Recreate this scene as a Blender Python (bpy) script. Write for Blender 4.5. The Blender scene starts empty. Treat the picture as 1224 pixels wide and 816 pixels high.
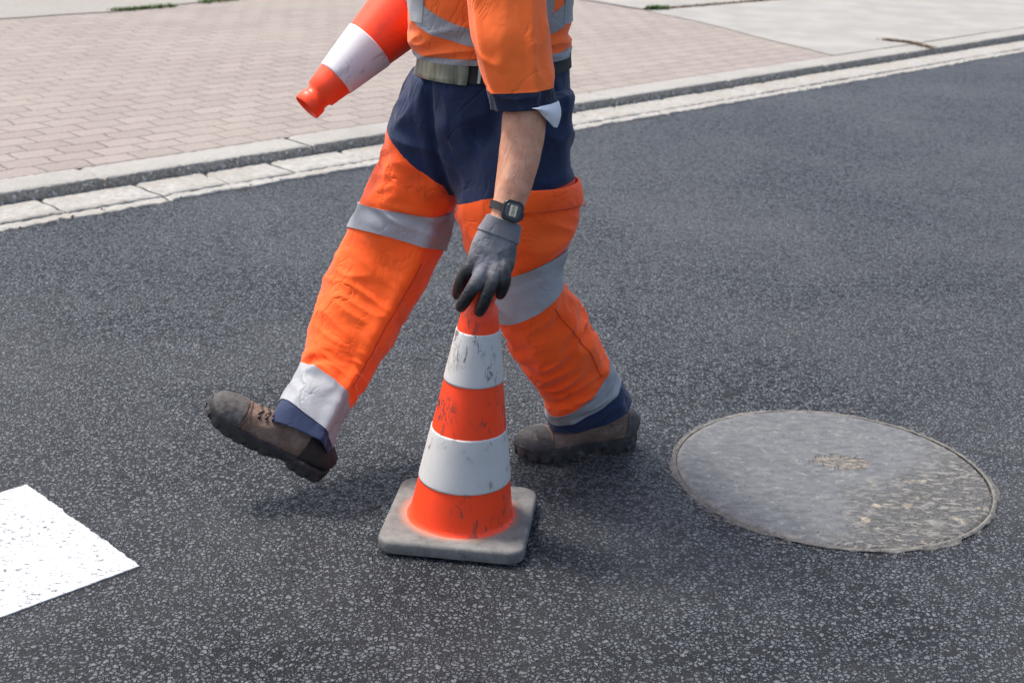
import bpy, bmesh, math, random
import numpy as np
from mathutils import Vector, Matrix, noise, bvhtree
random.seed(7)
sc = bpy.context.scene
COL = sc.collection
PI = math.pi

# ------------------------------------------------------------------ camera
F, PITCH, ROLL, H = 1650.0, math.radians(20.5), math.radians(2.5), 1.4
CAM = np.array([0, 0, H])
FWD = np.array([0, math.cos(PITCH), -math.sin(PITCH)])
RGT = np.array([1.0, 0, 0])
UPV = np.array([0, math.sin(PITCH), math.cos(PITCH)])


def ray(px, py):
    x, y = px - 612, 408 - py
    c, s = math.cos(ROLL), math.sin(ROLL)
    return (x*c - y*s)*RGT + (x*s + y*c)*UPV + F*FWD


def U(px, py, Y):            # measured picture position at distance Y -> place in metres
    d = ray(px, py)
    return CAM + d*(Y/d[1])


def G(px, py, z=0.0):
    d = ray(px, py)
    return CAM + d*((z - H)/d[2])


def reach(P0, px, py, L, near=True):
    d = ray(px, py); d = d/np.linalg.norm(d)
    m = CAM - P0
    b = m @ d; c = m @ m - L*L
    disc = max(b*b - c, 0)
    return CAM + d*(-b + (-1 if near else 1)*math.sqrt(disc))


def depth(P):
    return (P - CAM) @ FWD


cam_d = bpy.data.cameras.new('camera')
cam = bpy.data.objects.new('camera', cam_d)
COL.objects.link(cam)
cam_d.sensor_width = 36
cam_d.lens = 36*F/1224
cam_d.clip_end = 500
cam_d.clip_start = .05
cam.matrix_world = Matrix.Translation((0, 0, H)) @ Matrix.Rotation(PI/2 - PITCH, 4, 'X') @ Matrix.Rotation(ROLL, 4, 'Z')
cam_d.dof.use_dof = True
cam_d.dof.focus_distance = 2.85
cam_d.dof.aperture_fstop = 6.3
sc.camera = cam

# ------------------------------------------------------------------ light
SUN_AZ = np.array([-.80, .42]); SUN_AZ = SUN_AZ/np.linalg.norm(SUN_AZ)
SUN_EL = math.radians(64)
w = bpy.data.worlds.new('World'); sc.world = w; w.use_nodes = True
nt = w.node_tree; nt.nodes.clear()
sky = nt.nodes.new('ShaderNodeTexSky'); sky.sky_type = 'NISHITA'; sky.sun_disc = False
sky.sun_elevation = SUN_EL
sky.sun_rotation = math.atan2(SUN_AZ[0], SUN_AZ[1])
sky.air_density = 1.0; sky.dust_density = 4.0; sky.ozone_density = .6
bg = nt.nodes.new('ShaderNodeBackground'); bg.inputs[1].default_value = .15
wo = nt.nodes.new('ShaderNodeOutputWorld')
nt.links.new(sky.outputs[0], bg.inputs[0]); nt.links.new(bg.outputs[0], wo.inputs[0])
sd = bpy.data.lights.new('sun', 'SUN'); sd.energy = 2.7; sd.angle = math.radians(11); sd.color = (1, .965, .91)
so = bpy.data.objects.new('sun', sd); COL.objects.link(so)
sv = Vector((SUN_AZ[0]*math.cos(SUN_EL), SUN_AZ[1]*math.cos(SUN_EL), math.sin(SUN_EL)))
so.rotation_euler = sv.to_track_quat('Z', 'Y').to_euler()
so.location = (-4, 5, 8)
sc.view_settings.view_transform = 'Standard'; sc.view_settings.look = 'None'
sc.view_settings.exposure = 0.84; sc.view_settings.gamma = 1
sc.view_settings.use_curve_mapping = False
sc.cycles.max_bounces = 6; sc.cycles.use_denoising = True


# ------------------------------------------------------------------ node helper
class NT:
    def __init__(s, name):
        s.m = bpy.data.materials.new(name); s.m.use_nodes = True
        s.t = s.m.node_tree; s.t.nodes.clear()
        s.out = s.t.nodes.new('ShaderNodeOutputMaterial')
        s.b = s.t.nodes.new('ShaderNodeBsdfPrincipled')
        s.t.links.new(s.b.outputs[0], s.out.inputs[0])

    def put(s, inp, v):
        if isinstance(v, bpy.types.NodeSocket):
            s.t.links.new(v, inp)
        elif v is not None:
            if isinstance(v, (tuple, list)) and len(v) == 3 and inp.type == 'RGBA': v = (*v, 1)
            inp.default_value = v

    def set(s, **k):
        for a, v in k.items():
            s.put(s.b.inputs[{'col': 'Base Color', 'rough': 'Roughness', 'nor': 'Normal', 'metal': 'Metallic',
                              'spec': 'Specular IOR Level', 'sheen': 'Sheen Weight', 'sss': 'Subsurface Weight',
                              'coat': 'Coat Weight', 'sheenr': 'Sheen Roughness'}[a]], v)
        return s.m

    def obj(s): return s.t.nodes.new('ShaderNodeTexCoord').outputs['Object']

    def geo(s): return s.t.nodes.new('ShaderNodeNewGeometry').outputs['Position']

    def map(s, v, scale=(1, 1, 1), rot=(0, 0, 0), loc=(0, 0, 0)):
        n = s.t.nodes.new('ShaderNodeMapping'); s.put(n.inputs[0], v)
        n.inputs['Scale'].default_value = scale; n.inputs['Rotation'].default_value = rot
        n.inputs['Location'].default_value = loc
        return n.outputs[0]

    def noise(s, v, scale, detail=3, rough=.55, dist=0, col=False):
        n = s.t.nodes.new('ShaderNodeTexNoise'); s.put(n.inputs['Vector'], v)
        n.inputs['Scale'].default_value = scale; n.inputs['Detail'].default_value = detail
        n.inputs['Roughness'].default_value = rough; n.inputs['Distortion'].default_value = dist
        return n.outputs['Color' if col else 'Fac']

    def vor(s, v, scale, feat='F1', out='Distance', rnd=1.0):
        n = s.t.nodes.new('ShaderNodeTexVoronoi'); n.feature = feat; s.put(n.inputs['Vector'], v)
        n.inputs['Scale'].default_value = scale; n.inputs['Randomness'].default_value = rnd
        return n.outputs[out]

    def ramp(s, v, stops, interp='LINEAR'):
        n = s.t.nodes.new('ShaderNodeValToRGB'); s.put(n.inputs[0], v)
        n.color_ramp.interpolation = interp
        e = n.color_ramp.elements
        while len(e) < len(stops): e.new(.5)
        for x, (p, c) in zip(e, stops):
            x.position = p; x.color = (c, c, c, 1) if not isinstance(c, (tuple, list)) else (*c, 1)
        return n.outputs[0]

    def mix(s, f, a, b, mode='MIX'):
        n = s.t.nodes.new('ShaderNodeMix'); n.data_type = 'RGBA'; n.blend_type = mode
        s.put(n.inputs[0], f); s.put(n.inputs[6], a); s.put(n.inputs[7], b)
        return n.outputs[2]

    def math(s, op, a, b=0.0, c=None):
        n = s.t.nodes.new('ShaderNodeMath'); n.operation = op; s.put(n.inputs[0], a); s.put(n.inputs[1], b)
        if c is not None: s.put(n.inputs[2], c)
        return n.outputs[0]

    def attr(s, name):
        n = s.t.nodes.new('ShaderNodeAttribute'); n.attribute_name = name
        return n.outputs['Fac']

    def sep(s, v, i):
        n = s.t.nodes.new('ShaderNodeSeparateXYZ'); s.put(n.inputs[0], v)
        return n.outputs[i]

    def bump(s, h, strength=.5, dist=.01, nor=None):
        n = s.t.nodes.new('ShaderNodeBump'); s.put(n.inputs['Height'], h)
        n.inputs['Strength'].default_value = strength; n.inputs['Distance'].default_value = dist
        if nor is not None: s.put(n.inputs['Normal'], nor)
        return n.outputs[0]


KA = math.atan2(1.03, 1.0)      # bearing of the kerb


def mat_asphalt():
    n = NT('asphalt'); p = n.geo()
    warp = n.mix(.010, p, n.noise(p, 70, 3, col=True), 'LINEAR_LIGHT')
    S = 100
    E = n.vor(warp, S, 'DISTANCE_TO_EDGE'); C = n.vor(warp, S, 'F1', 'Color')
    F2 = n.vor(warp, 310); C2 = n.vor(warp, 310, 'F1', 'Color')
    hgt = n.ramp(E, [(.02, 0), (.14, .50), (.28, .82), (.5, 1)])
    rnd = n.sep(C, 0)
    drop = n.ramp(rnd, [(0, .05), (.12, .22), (.26, .8), (1, 1)])       # some stones sit deeper than others
    hh = n.math('MULTIPLY', hgt, drop)
    fine = n.math('ADD', n.math('MULTIPLY', F2, -.30), n.math('MULTIPLY', n.noise(p, 420, 2), .3))
    hf = n.math('ADD', hh, fine)
    big = n.noise(p, 1.1, 4, .6); mid = n.noise(p, 9, 4, .6)
    stone = n.ramp(n.sep(C, 1), [(0, (.050, .056, .065)), (.45, (.084, .092, .104)), (.88, (.112, .120, .134)), (1, (.14, .146, .155))])
    stone = n.mix(.40, stone, n.ramp(n.sep(C2, 2), [(0, (.045, .050, .058)), (.7, (.100, .108, .122)), (1, (.14, .147, .157))]))
    tar = (.0135, .0145, .0165)
    msk = n.ramp(hh, [(.14, 0), (.56, 1)])
    col = n.mix(msk, tar, stone)
    dust = n.ramp(big, [(.40, 0), (.68, 1)])
    col = n.mix(n.math('MULTIPLY', dust, .34), col, (.125, .127, .128))
    col = n.mix(n.math('MULTIPLY', n.ramp(mid, [(.35, 1), (.6, 0)]), .20), col, (.028, .030, .036))
    nor = n.bump(hf, 1.0, .0070)
    nor = n.bump(n.noise(p, 5, 2), .3, .01, nor)
    return n.set(col=col, rough=n.ramp(rnd, [(0, .52), (1, .36)]), nor=nor, spec=n.ramp(msk, [(0, .10), (1, .72)]))


def mat_concrete(name, c1, c2, sc_=40, bump=.35, pits=True, dirt=.3, dirtc=(.12, .11, .095)):
    n = NT(name); p = n.geo()
    a = n.noise(p, sc_, 5, .65); b = n.noise(p, 3.2, 4)
    col = n.mix(n.ramp(a, [(.3, 0), (.7, 1)]), c1, c2)
    col = n.mix(n.math('MULTIPLY', n.ramp(b, [(.4, 0), (.72, 1)]), dirt), col, dirtc)
    v = n.vor(p, 130)
    if pits:
        col = n.mix(n.ramp(n.math('MULTIPLY', v, n.ramp(n.noise(p, 18, 2), [(.4, .2), (.6, 1)])), [(.06, .6), (.13, 0)]), col, dirtc)
    h = n.math('ADD', a, n.math('MULTIPLY', v, .4))
    return n.set(col=col, rough=.88, nor=n.bump(h, bump, .006), spec=.25)


def mat_kerb():
    n = NT('kerb_stone'); p = n.geo()
    g = n.t.nodes.new('ShaderNodeNewGeometry')
    a = n.noise(p, 45, 5, .65); b = n.noise(p, 2.2, 4)
    top = n.mix(a, (.225, .216, .196), (.345, .335, .308))
    st = n.vor(p, 95, 'F1', 'Color'); 
    face = n.mix(n.ramp(n.sep(st, 0), [(.2, 0), (.8, 1)]), (.20, .185, .155), (.34, .318, .275))
    face = n.mix(n.ramp(n.sep(st, 1), [(.93, 0), (.96, 1)]), face, (.55, .53, .5))
    z = n.sep(p, 2)
    k = n.math('ADD', z, n.math('MULTIPLY', n.noise(p, 9, 4), .010))
    m = n.ramp(n.math('MULTIPLY', k, 10), [(.50, 1), (.54, 0)])     # road grime stops below the arris
    col = n.mix(m, top, face)
    col = n.mix(n.math('MULTIPLY', n.ramp(b, [(.42, 0), (.7, 1)]), .35), col, (.16, .15, .13))
    return n.set(col=col, rough=.9, spec=.2, nor=n.bump(n.math('ADD', a, n.vor(p, 95)), .5, .006))


def mat_pavers():
    n = NT('paving'); p = n.geo()
    q = n.map(p, rot=(0, 0, -KA))
    q = n.mix(.020, q, n.noise(p, 13, 2, col=True), 'LINEAR_LIGHT')
    q2 = n.mix(.03, q, n.noise(p, .8, 1, col=True), 'LINEAR_LIGHT')
    br = n.t.nodes.new('ShaderNodeTexBrick'); n.put(br.inputs['Vector'], q2)
    br.offset = .5; br.squash = 1
    br.inputs['Scale'].default_value = 1; br.inputs['Brick Width'].default_value = .20
    br.inputs['Row Height'].default_value = .125; br.inputs['Mortar Size'].default_value = .006
    br.inputs['Mortar Smooth'].default_value = .6; br.inputs['Bias'].default_value = 0
    n.put(br.inputs['Color1'], (.200, .167, .150)); n.put(br.inputs['Color2'], (.245, .208, .187)); n.put(br.inputs['Mortar'], (.11, .091, .08))
    big = n.noise(p, .9, 4)
    col = n.mix(n.math('MULTIPLY', n.ramp(big, [(.4, 0), (.65, 1)]), .45), br.outputs[0], (.255, .229, .192))
    col = n.mix(.22, col, n.ramp(n.noise(p, 90, 4), [(.3, (.15, .13, .12)), (.7, (.40, .36, .33))]))
    h = n.math('ADD', n.math('MULTIPLY', br.outputs[1], -1), n.math('MULTIPLY', n.noise(p, 80, 3), .3))
    return n.set(col=col, rough=.92, spec=.2, nor=n.bump(h, .8, .008))


def fabric(name, c1, c2, rough=.75, dirt=.0, dirtc=(.1, .04, .02), zone=None, zc=None, weave=900, sheen=.15, wr=.5, dscale=9):
    n = NT(name); p = n.obj()
    a = n.noise(p, 7, 4)
    col = n.mix(n.ramp(a, [(.35, 0), (.65, 1)]), c1, c2)
    if dirt:
        d = n.noise(p, dscale, 6, .62, .6)
        col = n.mix(n.math('MULTIPLY', n.ramp(d, [(.55, 0), (.75, 1)]), dirt), col, dirtc)
    if zone:
        d2 = n.noise(p, 26, 4, .6)
        z2 = n.mix(n.math('MULTIPLY', n.ramp(d2, [(.58, 0), (.8, 1)]), .35), zc, tuple(min(1, x*3.2 + .03) for x in zc))
        col = n.mix(n.math('GREATER_THAN', n.attr(zone), 0.0), col, z2)
    h = n.noise(n.map(p, scale=(1, 1, .6)), 28, 3, .5, .4)
    nor = n.bump(h, wr, .006)
    cz = n.math('ABSOLUTE', n.math('SUBTRACT', n.noise(n.map(p, scale=(1, 1, .8), rot=(.4, .3, .2)), 9, 4, .5, 1.0), .5))
    gate = n.ramp(n.noise(p, 5, 2), [(.42, 0), (.6, 1)])
    cz = n.math('MULTIPLY', n.ramp(cz, [(0, 1), (.022, .25), (.07, 0)]), gate)
    nor = n.bump(cz, -.55, .004, nor) if False else n.bump(n.math('MULTIPLY', cz, -1), .6*min(1, wr*1.6), .0045, nor)
    nor = n.bump(n.noise(p, weave, 1), .18, .0006, nor)
    return n.set(col=col, rough=rough, nor=nor, sheen=sheen, spec=.25)


def plain(name, c, rough=.5, metal=0, spec=.5, ns=60, var=.25, bump=.15, coat=0):
    n = NT(name); p = n.obj()
    a = n.noise(p, ns, 4)
    d = tuple(x*(1 - var) for x in c)
    return n.set(col=n.mix(n.ramp(a, [(.35, 0), (.65, 1)]), d, c), rough=rough, metal=metal, spec=spec, coat=coat,
                 nor=n.bump(a, bump, .002))


M = {}
M['asphalt'] = mat_asphalt()
M['kerb'] = mat_kerb()
M['gutter'] = mat_concrete('gutter_concrete', (.215, .207, .188), (.36, .35, .325), dirt=.55, dirtc=(.24, .215, .18))
M['pavers'] = mat_pavers()
M['footway'] = mat_concrete('footway', (.20, .194, .18), (.27, .262, .242), 70, .4, False, .45, (.36, .345, .31))
M['gravel'] = mat_concrete('gravel', (.20, .19, .17), (.28, .265, .24), 60, .5, False, .3, (.2, .18, .15))
M['earth'] = mat_concrete('earth', (.10, .08, .05), (.2, .16, .1), 60, .7, False, .3)
OR1, OR2 = (1.0, .094, .007), (1.0, .122, .012)
NAVY = (.0085, .019, .058)
M['trouser'] = fabric('hi_vis_trouser_cloth', OR1, OR2, dirt=.50, dirtc=(.40, .058, .016), zone='zone', zc=NAVY, wr=.55)
M['orange'] = fabric('hi_vis_orange_cloth', OR1, OR2, dirt=.18, dirtc=(.5, .07, .015))
M['shirt'] = fabric('hi_vis_shirt_cloth', (1, .145, .020), (1, .172, .030), zone='zone', zc=(.008, .014, .038), wr=.45, weave=1300)
M['navy'] = fabric('navy_cloth', (.0085, .019, .058), (.012, .026, .075), dirt=.25, dirtc=(.06, .07, .09))
M['refl'] = fabric('reflective_tape', (.27, .28, .295), (.335, .342, .355), rough=.5, dirt=.25, dirtc=(.26, .24, .24), sheen=.0, wr=.35)
M['lining'] = fabric('white_lining', (.62, .64, .68), (.74, .75, .77), rough=.7, wr=.3)
M['skin'] = None


def mat_skin():
    n = NT('skin'); p = n.obj()
    a = n.noise(p, 30, 5, .6); b = n.noise(p, 160, 3)
    col = n.mix(n.ramp(a, [(.3, 0), (.7, 1)]), (.47, .20, .115), (.68, .36, .235))
    v = n.vor(p, 55)
    col = n.mix(n.ramp(v, [(.05, .7), (.09, 0)]), col, (.16, .05, .03))
    hair = n.noise(n.map(p, scale=(900, 900, 120)), 1, 2)
    col = n.mix(n.math('MULTIPLY', n.ramp(hair, [(.62, 0), (.7, 1)]), .35), col, (.18, .09, .05))
    vein = n.noise(n.map(p, scale=(60, 60, 8)), 1, 2, .5, 1.0)
    h = n.math('ADD', n.math('MULTIPLY', b, .25), n.ramp(vein, [(.42, 0), (.5, 1), (.58, 0)]))
    return n.set(col=col, rough=.48, sss=.08, nor=n.bump(h, .32, .0018), spec=.35)


M['skin'] = mat_skin()


def mat_glove():
    n = NT('glove_knit'); p = n.obj()
    a = n.noise(p, 60, 4)
    k = n.mix(n.ramp(a, [(.3, 0), (.7, 1)]), (.12, .12, .132), (.215, .213, .235))
    cz = n.math('ADD', n.attr('zone'), n.math('MULTIPLY', n.math('SUBTRACT', n.noise(p, 45, 3), .5), .6))
    m = n.ramp(cz, [(.0, 0), (.35, .8), (.6, 1)])
    col = n.mix(m, k, (.008, .008, .010))
    knit = n.noise(n.map(p, scale=(700, 700, 350)), 1, 1)
    wr_ = n.noise(p, 55, 3, .5, .8)
    nor = n.bump(n.math('ADD', n.math('MULTIPLY', knit, .25), wr_), .8, .004)
    return n.set(col=col, rough=n.ramp(m, [(0, .85), (1, .33)]), nor=nor, spec=.5)


M['glove'] = mat_glove()
M['cuff'] = fabric('glove_cuff', (.13, .128, .14), (.2, .198, .21), rough=.9, wr=.5)


def mat_cone(name, c, white=False, dirty=.5, scuff=None):
    n = NT(name); p = n.obj()
    st = n.noise(n.map(p, scale=(1, 1, .35), rot=(.3, .15, 0)), 55, 5, .7, .8)
    a = n.noise(p, 8, 4)
    g = n.math('MULTIPLY', n.ramp(st, [(.55, 0), (.60, 1)]), n.ramp(a, [(.47, 0), (.56, 1)]))
    col = n.mix(n.math('MULTIPLY', g, dirty), c, (.07, .05, .045))
    if scuff:
        d = [n.math('MULTIPLY', n.math('SUBTRACT', n.sep(p, i), scuff[i]), k) for i, k in ((0, 20), (1, 14), (2, 24))]
        r = n.math('SQRT', n.math('ADD', n.math('ADD', n.math('MULTIPLY', d[0], d[0]), n.math('MULTIPLY', d[1], d[1])), n.math('MULTIPLY', d[2], d[2])))
        s1 = n.ramp(n.noise(n.map(p, scale=(1, 1, .5)), 75, 6, .75, 1.2), [(.46, 0), (.56, 1)])
        sm = n.math('MULTIPLY', n.math('MULTIPLY', s1, n.ramp(r, [(.55, 1), (1.0, 0)])), .5 if white else 1.15)
        col = n.mix(n.math('MULTIPLY', sm, .8), col, (.05, .035, .03))
    soft = n.noise(p, 17, 5, .6)
    col = n.mix(n.math('MULTIPLY', n.ramp(soft, [(.45, 0), (.8, 1)]), .35*dirty), col, (.33, .30, .28) if white else (.45, .06, .02))
    h = n.math('ADD', n.noise(p, 600 if white else 120, 2), n.math('MULTIPLY', g, -1))
    return n.set(col=col, rough=.55 if white else .42, nor=n.bump(h, .2, .0012), spec=.4)


M['cone_orange'] = mat_cone('cone_orange_rubber', (.95, .058, .010), dirty=.7, scuff=(-.045, -.055, .292))
M['cone_white'] = mat_cone('cone_white_sleeve', (.53, .515, .49), True, .85, scuff=(-.03, -.05, .40))
M['cone2_orange'] = mat_cone('clean_cone_orange', (1.0, .068, .014), dirty=.12)
M['cone2_white'] = mat_cone('clean_cone_white', (.66, .635, .65), True, .3)


def mat_base():
    n = NT('cone_base_rubber'); p = n.obj()
    a = n.noise(p, 26, 6, .68); r2 = n.noise(p, 300, 3)
    col = n.mix(n.ramp(a, [(.3, 0), (.7, 1)]), (.095, .092, .086), (.20, .194, .182))
    x = n.sep(p, 0); y = n.sep(p, 1)
    d = n.math('SQRT', n.math('ADD', n.math('MULTIPLY', x, x), n.math('MULTIPLY', y, y)))
    d = n.math('ADD', d, n.math('MULTIPLY', n.math('SUBTRACT', a, .5), .03))
    col = n.mix(n.math('MULTIPLY', n.ramp(n.math('MULTIPLY', d, 5), [(.56, 1), (.66, 0)]), .5), col, (.62, .20, .10))   # worn orange ring
    sc2 = n.noise(n.map(p, scale=(1, 6, 1), rot=(0, 0, .5)), 30, 4, .7)
    col = n.mix(n.ramp(sc2, [(.62, 0), (.7, .45)]), col, (.05, .05, .05))
    return n.set(col=col, rough=.85, spec=.3, nor=n.bump(n.math('ADD', a, n.math('MULTIPLY', r2, .4)), .5, .003))


M['cone_base'] = mat_base()
def mat_leather(name, c, d):
    n = NT(name); p = n.obj()
    a = n.noise(p, 18, 5, .65, .4); b = n.noise(n.map(p, scale=(1, 1, 2.4)), 70, 5, .7, .6)
    col = n.mix(n.ramp(a, [(.35, 0), (.65, 1)]), d, c)
    col = n.mix(n.math('MULTIPLY', n.ramp(b, [(.54, 0), (.66, 1)]), .55), col, tuple(x*.28 for x in c))
    col = n.mix(n.math('MULTIPLY', n.ramp(n.noise(p, 38, 4, .7), [(.55, 0), (.7, 1)]), .40), col, (.30, .27, .235))
    return n.set(col=col, rough=.85, spec=.25, nor=n.bump(n.math('ADD', a, n.math('MULTIPLY', b, .8)), .7, .004))


M['boot_up'] = plain('boot_suede', (.30, .205, .155), .85, var=.62, ns=20, bump=.5)
M['boot_cap'] = plain('boot_toe_rubber', (.085, .080, .076), .7, var=.45, ns=22, bump=.5)
M['sole'] = plain('boot_sole_rubber', (.050, .046, .044), .75, var=.5, ns=45, bump=.6)
M['boot_up'] = mat_leather('boot_suede_worn', (.225, .155, .118), (.115, .075, .056))
M['boot_cap'] = mat_leather('boot_toe_worn', (.105, .10, .096), (.05, .048, .047))
M['sole'] = mat_leather('sole_rubber_worn', (.062, .058, .056), (.032, .030, .030))
M['collar'] = plain('boot_collar_leather', (.026, .021, .018), .8, var=.4)
M['lace'] = plain('boot_lace', (.05, .03, .02), .8)
M['metal'] = plain('worn_metal', (.42, .41, .38), .32, 1, var=.35, ns=25)
M['black'] = plain('black_plastic', (.012, .012, .013), .38, bump=.05)
M['blackrub'] = plain('black_webbing', (.016, .016, .018), .7)
M['lcd'] = plain('watch_display', (.62, .55, .38), .25, var=.1)
M['digit'] = plain('watch_digits', (.03, .03, .025), .4)
M['hair'] = plain('brown_hair', (.05, .03, .018), .8, bump=.8, ns=200)
M['eye'] = plain('eye_white', (.7, .68, .65), .2)
M['thread'] = plain('seam_thread', (.55, .055, .006), .8)


def mat_buckle():
    n = NT('belt_buckle'); p = n.obj()
    a = n.noise(n.map(p, scale=(40, 40, 6)), 1, 4, .6)
    col = n.mix(n.ramp(a, [(.35, 0), (.65, 1)]), (.10, .10, .075), (.36, .35, .28))
    return n.set(col=col, rough=.3, metal=.7, nor=n.bump(a, .3, .003))


M['buckle'] = mat_buckle()


def mat_paint():
    n = NT('road_paint'); p = n.geo()
    a = n.noise(p, 120, 4, .6); v = n.noise(n.map(p, scale=(1.0, 1.6, 1)), 75, 4, .7)
    gate = n.noise(p, 9, 3)
    pit = n.math('MULTIPLY', n.ramp(v, [(.35, 1), (.42, 0)]), n.ramp(gate, [(.35, .2), (.6, 1)]))
    col = n.mix(pit, n.mix(a, (.35, .362, .375), (.43, .44, .45)), (.05, .052, .06))
    return n.set(col=col, rough=.7, spec=.3, nor=n.bump(n.math('ADD', n.math('MULTIPLY', pit, -1), n.math('MULTIPLY', n.noise(p, 130, 3), .5)), .5, .004))


M['paint'] = mat_paint()


def mat_manhole():
    n = NT('manhole_concrete'); p = n.obj()
    a = n.noise(n.map(p, scale=(1, 2.2, 1), rot=(0, 0, .25)), 26, 6, .68)
    b = n.noise(p, 4.2, 5, .6)
    f = n.noise(p, 210, 3)
    x = n.sep(p, 0); y = n.sep(p, 1)
    col = n.mix(n.ramp(a, [(.3, 0), (.72, 1)]), (.072, .077, .082), (.150, .154, .157))
    col = n.mix(n.math('MULTIPLY', n.ramp(n.noise(p, 9, 5, .7, .6), [(.48, 0), (.66, 1)]), .5), col, (.075, .08, .088))
    col = n.mix(n.math('MULTIPLY', n.ramp(n.noise(p, 60, 4, .7), [(.56, 0), (.68, 1)]), .6), col, (.22, .22, .216))
    # tan, broken surface on the right and near sides
    e = n.math('ADD', n.math('ADD', n.math('MULTIPLY', x, .9), n.math('MULTIPLY', y, -.75)), n.math('MULTIPLY', b, .42))
    m = n.ramp(e, [(.30, 0), (.46, 1)])
    pat = n.ramp(n.noise(n.map(p, scale=(1, 2.0, 1)), 38, 5, .65, .5), [(.44, 0), (.5, .55), (.60, 1)])
    worn = n.mix(pat, (.075, .076, .076), (.195, .184, .165))
    worn = n.mix(n.ramp(n.noise(p, 16, 3), [(.62, 0), (.68, .8)]), worn, (.44, .375, .28))
    col = n.mix(n.math('MULTIPLY', m, .85), col, worn)
    sp = n.vor(p, 48)
    col = n.mix(n.math('MULTIPLY', n.ramp(sp, [(.10, 1), (.17, 0)]), n.ramp(b, [(.4, 1), (.6, 0)])), col, (.035, .037, .042))
    # chipped tan scar near the middle
    dx = n.math('MULTIPLY', n.math('SUBTRACT', x, .035), 8.0); dy = n.math('MULTIPLY', n.math('SUBTRACT', y, .055), 12.0)
    dd = n.math('ADD', n.math('SQRT', n.math('ADD', n.math('MULTIPLY', dx, dx), n.math('MULTIPLY', dy, dy))), n.math('MULTIPLY', n.noise(p, 30, 4, .7), 1.3))
    col = n.mix(n.ramp(dd, [(1.05, 0), (1.0, 0)]), col, col)
    sc_ = n.ramp(n.math('MULTIPLY', dd, .5), [(.52, 1), (.60, 0)])
    col = n.mix(sc_, col, n.mix(n.ramp(n.noise(n.map(p, scale=(1, 2.5, 1)), 60, 4, .7), [(.42, 0), (.6, 1)]), (.07, .064, .058), (.215, .19, .16)))
    r = n.math('SQRT', n.math('ADD', n.math('MULTIPLY', x, x), n.math('MULTIPLY', y, y)))
    rim = n.ramp(n.math('ADD', r, n.math('MULTIPLY', n.math('SUBTRACT', b, .5), .03)), [(.345, 0), (.365, 1)])
    col = n.mix(n.math('MULTIPLY', rim, .55), col, n.mix(pat, (.11, .10, .095), (.27, .245, .215)))
    h = n.math('ADD', n.math('ADD', a, n.math('MULTIPLY', f, .25)), n.math('MULTIPLY', n.math('MULTIPLY', pat, m), .8))
    h = n.math('SUBTRACT', h, n.math('MULTIPLY', sc_, .8))
    return n.set(col=col, rough=.78, spec=.3, nor=n.bump(h, .9, .007))


M['manhole'] = mat_manhole()
M['rim'] = mat_concrete('manhole_rim', (.085, .082, .075), (.20, .188, .168), 60, .6, True, .75, (.045, .046, .048))
M['grass'] = plain('weed_leaves', (.10, .17, .035), .7, var=.5, ns=40)
M['dry'] = plain('dry_weed', (.16, .095, .045), .9, var=.5, ns=60)


# ------------------------------------------------------------------ object helpers
def link(name, me, mat=None, parent=None, smooth=True):
    o = bpy.data.objects.new(name, me); COL.objects.link(o)
    if mat is not None: me.materials.append(mat)
    if smooth:
        for p in me.polygons: p.use_smooth = True
    if parent is not None: o.parent = parent
    return o


def mesh(name, v, f, mat=None, parent=None, smooth=True, attrs=None):
    me = bpy.data.meshes.new(name)
    me.from_pydata([tuple(map(float, x)) for x in v], [], [tuple(map(int, x)) for x in f]); me.update()
    if attrs:
        for k, a in attrs.items():
            at = me.attributes.new(k, 'FLOAT', 'POINT'); at.data.foreach_set('value', [float(x) for x in a])
    return link(name, me, mat, parent, smooth)


def fromorigin(o, loc):           # move the origin of a world-space mesh object (parent must be unrotated at pl)
    loc = Vector(loc); pl = o.parent.matrix_world.translation if o.parent else Vector()
    o.data.transform(Matrix.Translation(-loc)); o.location = loc - pl
    return o


def thing(name, label, cat, loc=(0, 0, 0), group=None):
    o = bpy.data.objects.new(name, None); COL.objects.link(o); o.empty_display_size = .1
    o.location = loc; tag(o, label, cat, group)
    bpy.context.view_layer.update()
    return o


def tag(o, label=None, cat=None, group=None, kind=None):
    for k, v in (('label', label), ('category', cat), ('group', group), ('kind', kind)):
        if v: o[k] = v
    return o


def structure(o): o['kind'] = 'structure'; return o


def cleanup(me):
    bm = bmesh.new(); bm.from_mesh(me)
    bmesh.ops.recalc_face_normals(bm, faces=bm.faces); bm.to_mesh(me); bm.free()


# ------------------------------------------------------------------ lofts
def cr(P, t):
    n = len(P); t = min(max(t, 0), n - 1 - 1e-6); i = int(t); u = t - i
    p1, p2 = P[i], P[i+1]
    p0 = P[i-1] if i > 0 else 2*p1 - p2
    p3 = P[i+2] if i + 2 < n else 2*p2 - p1
    return .5*((2*p1) + (-p0 + p2)*u + (2*p0 - 5*p1 + 4*p2 - p3)*u*u + (-p0 + 3*p1 - 3*p2 + p3)*u**3)


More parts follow.
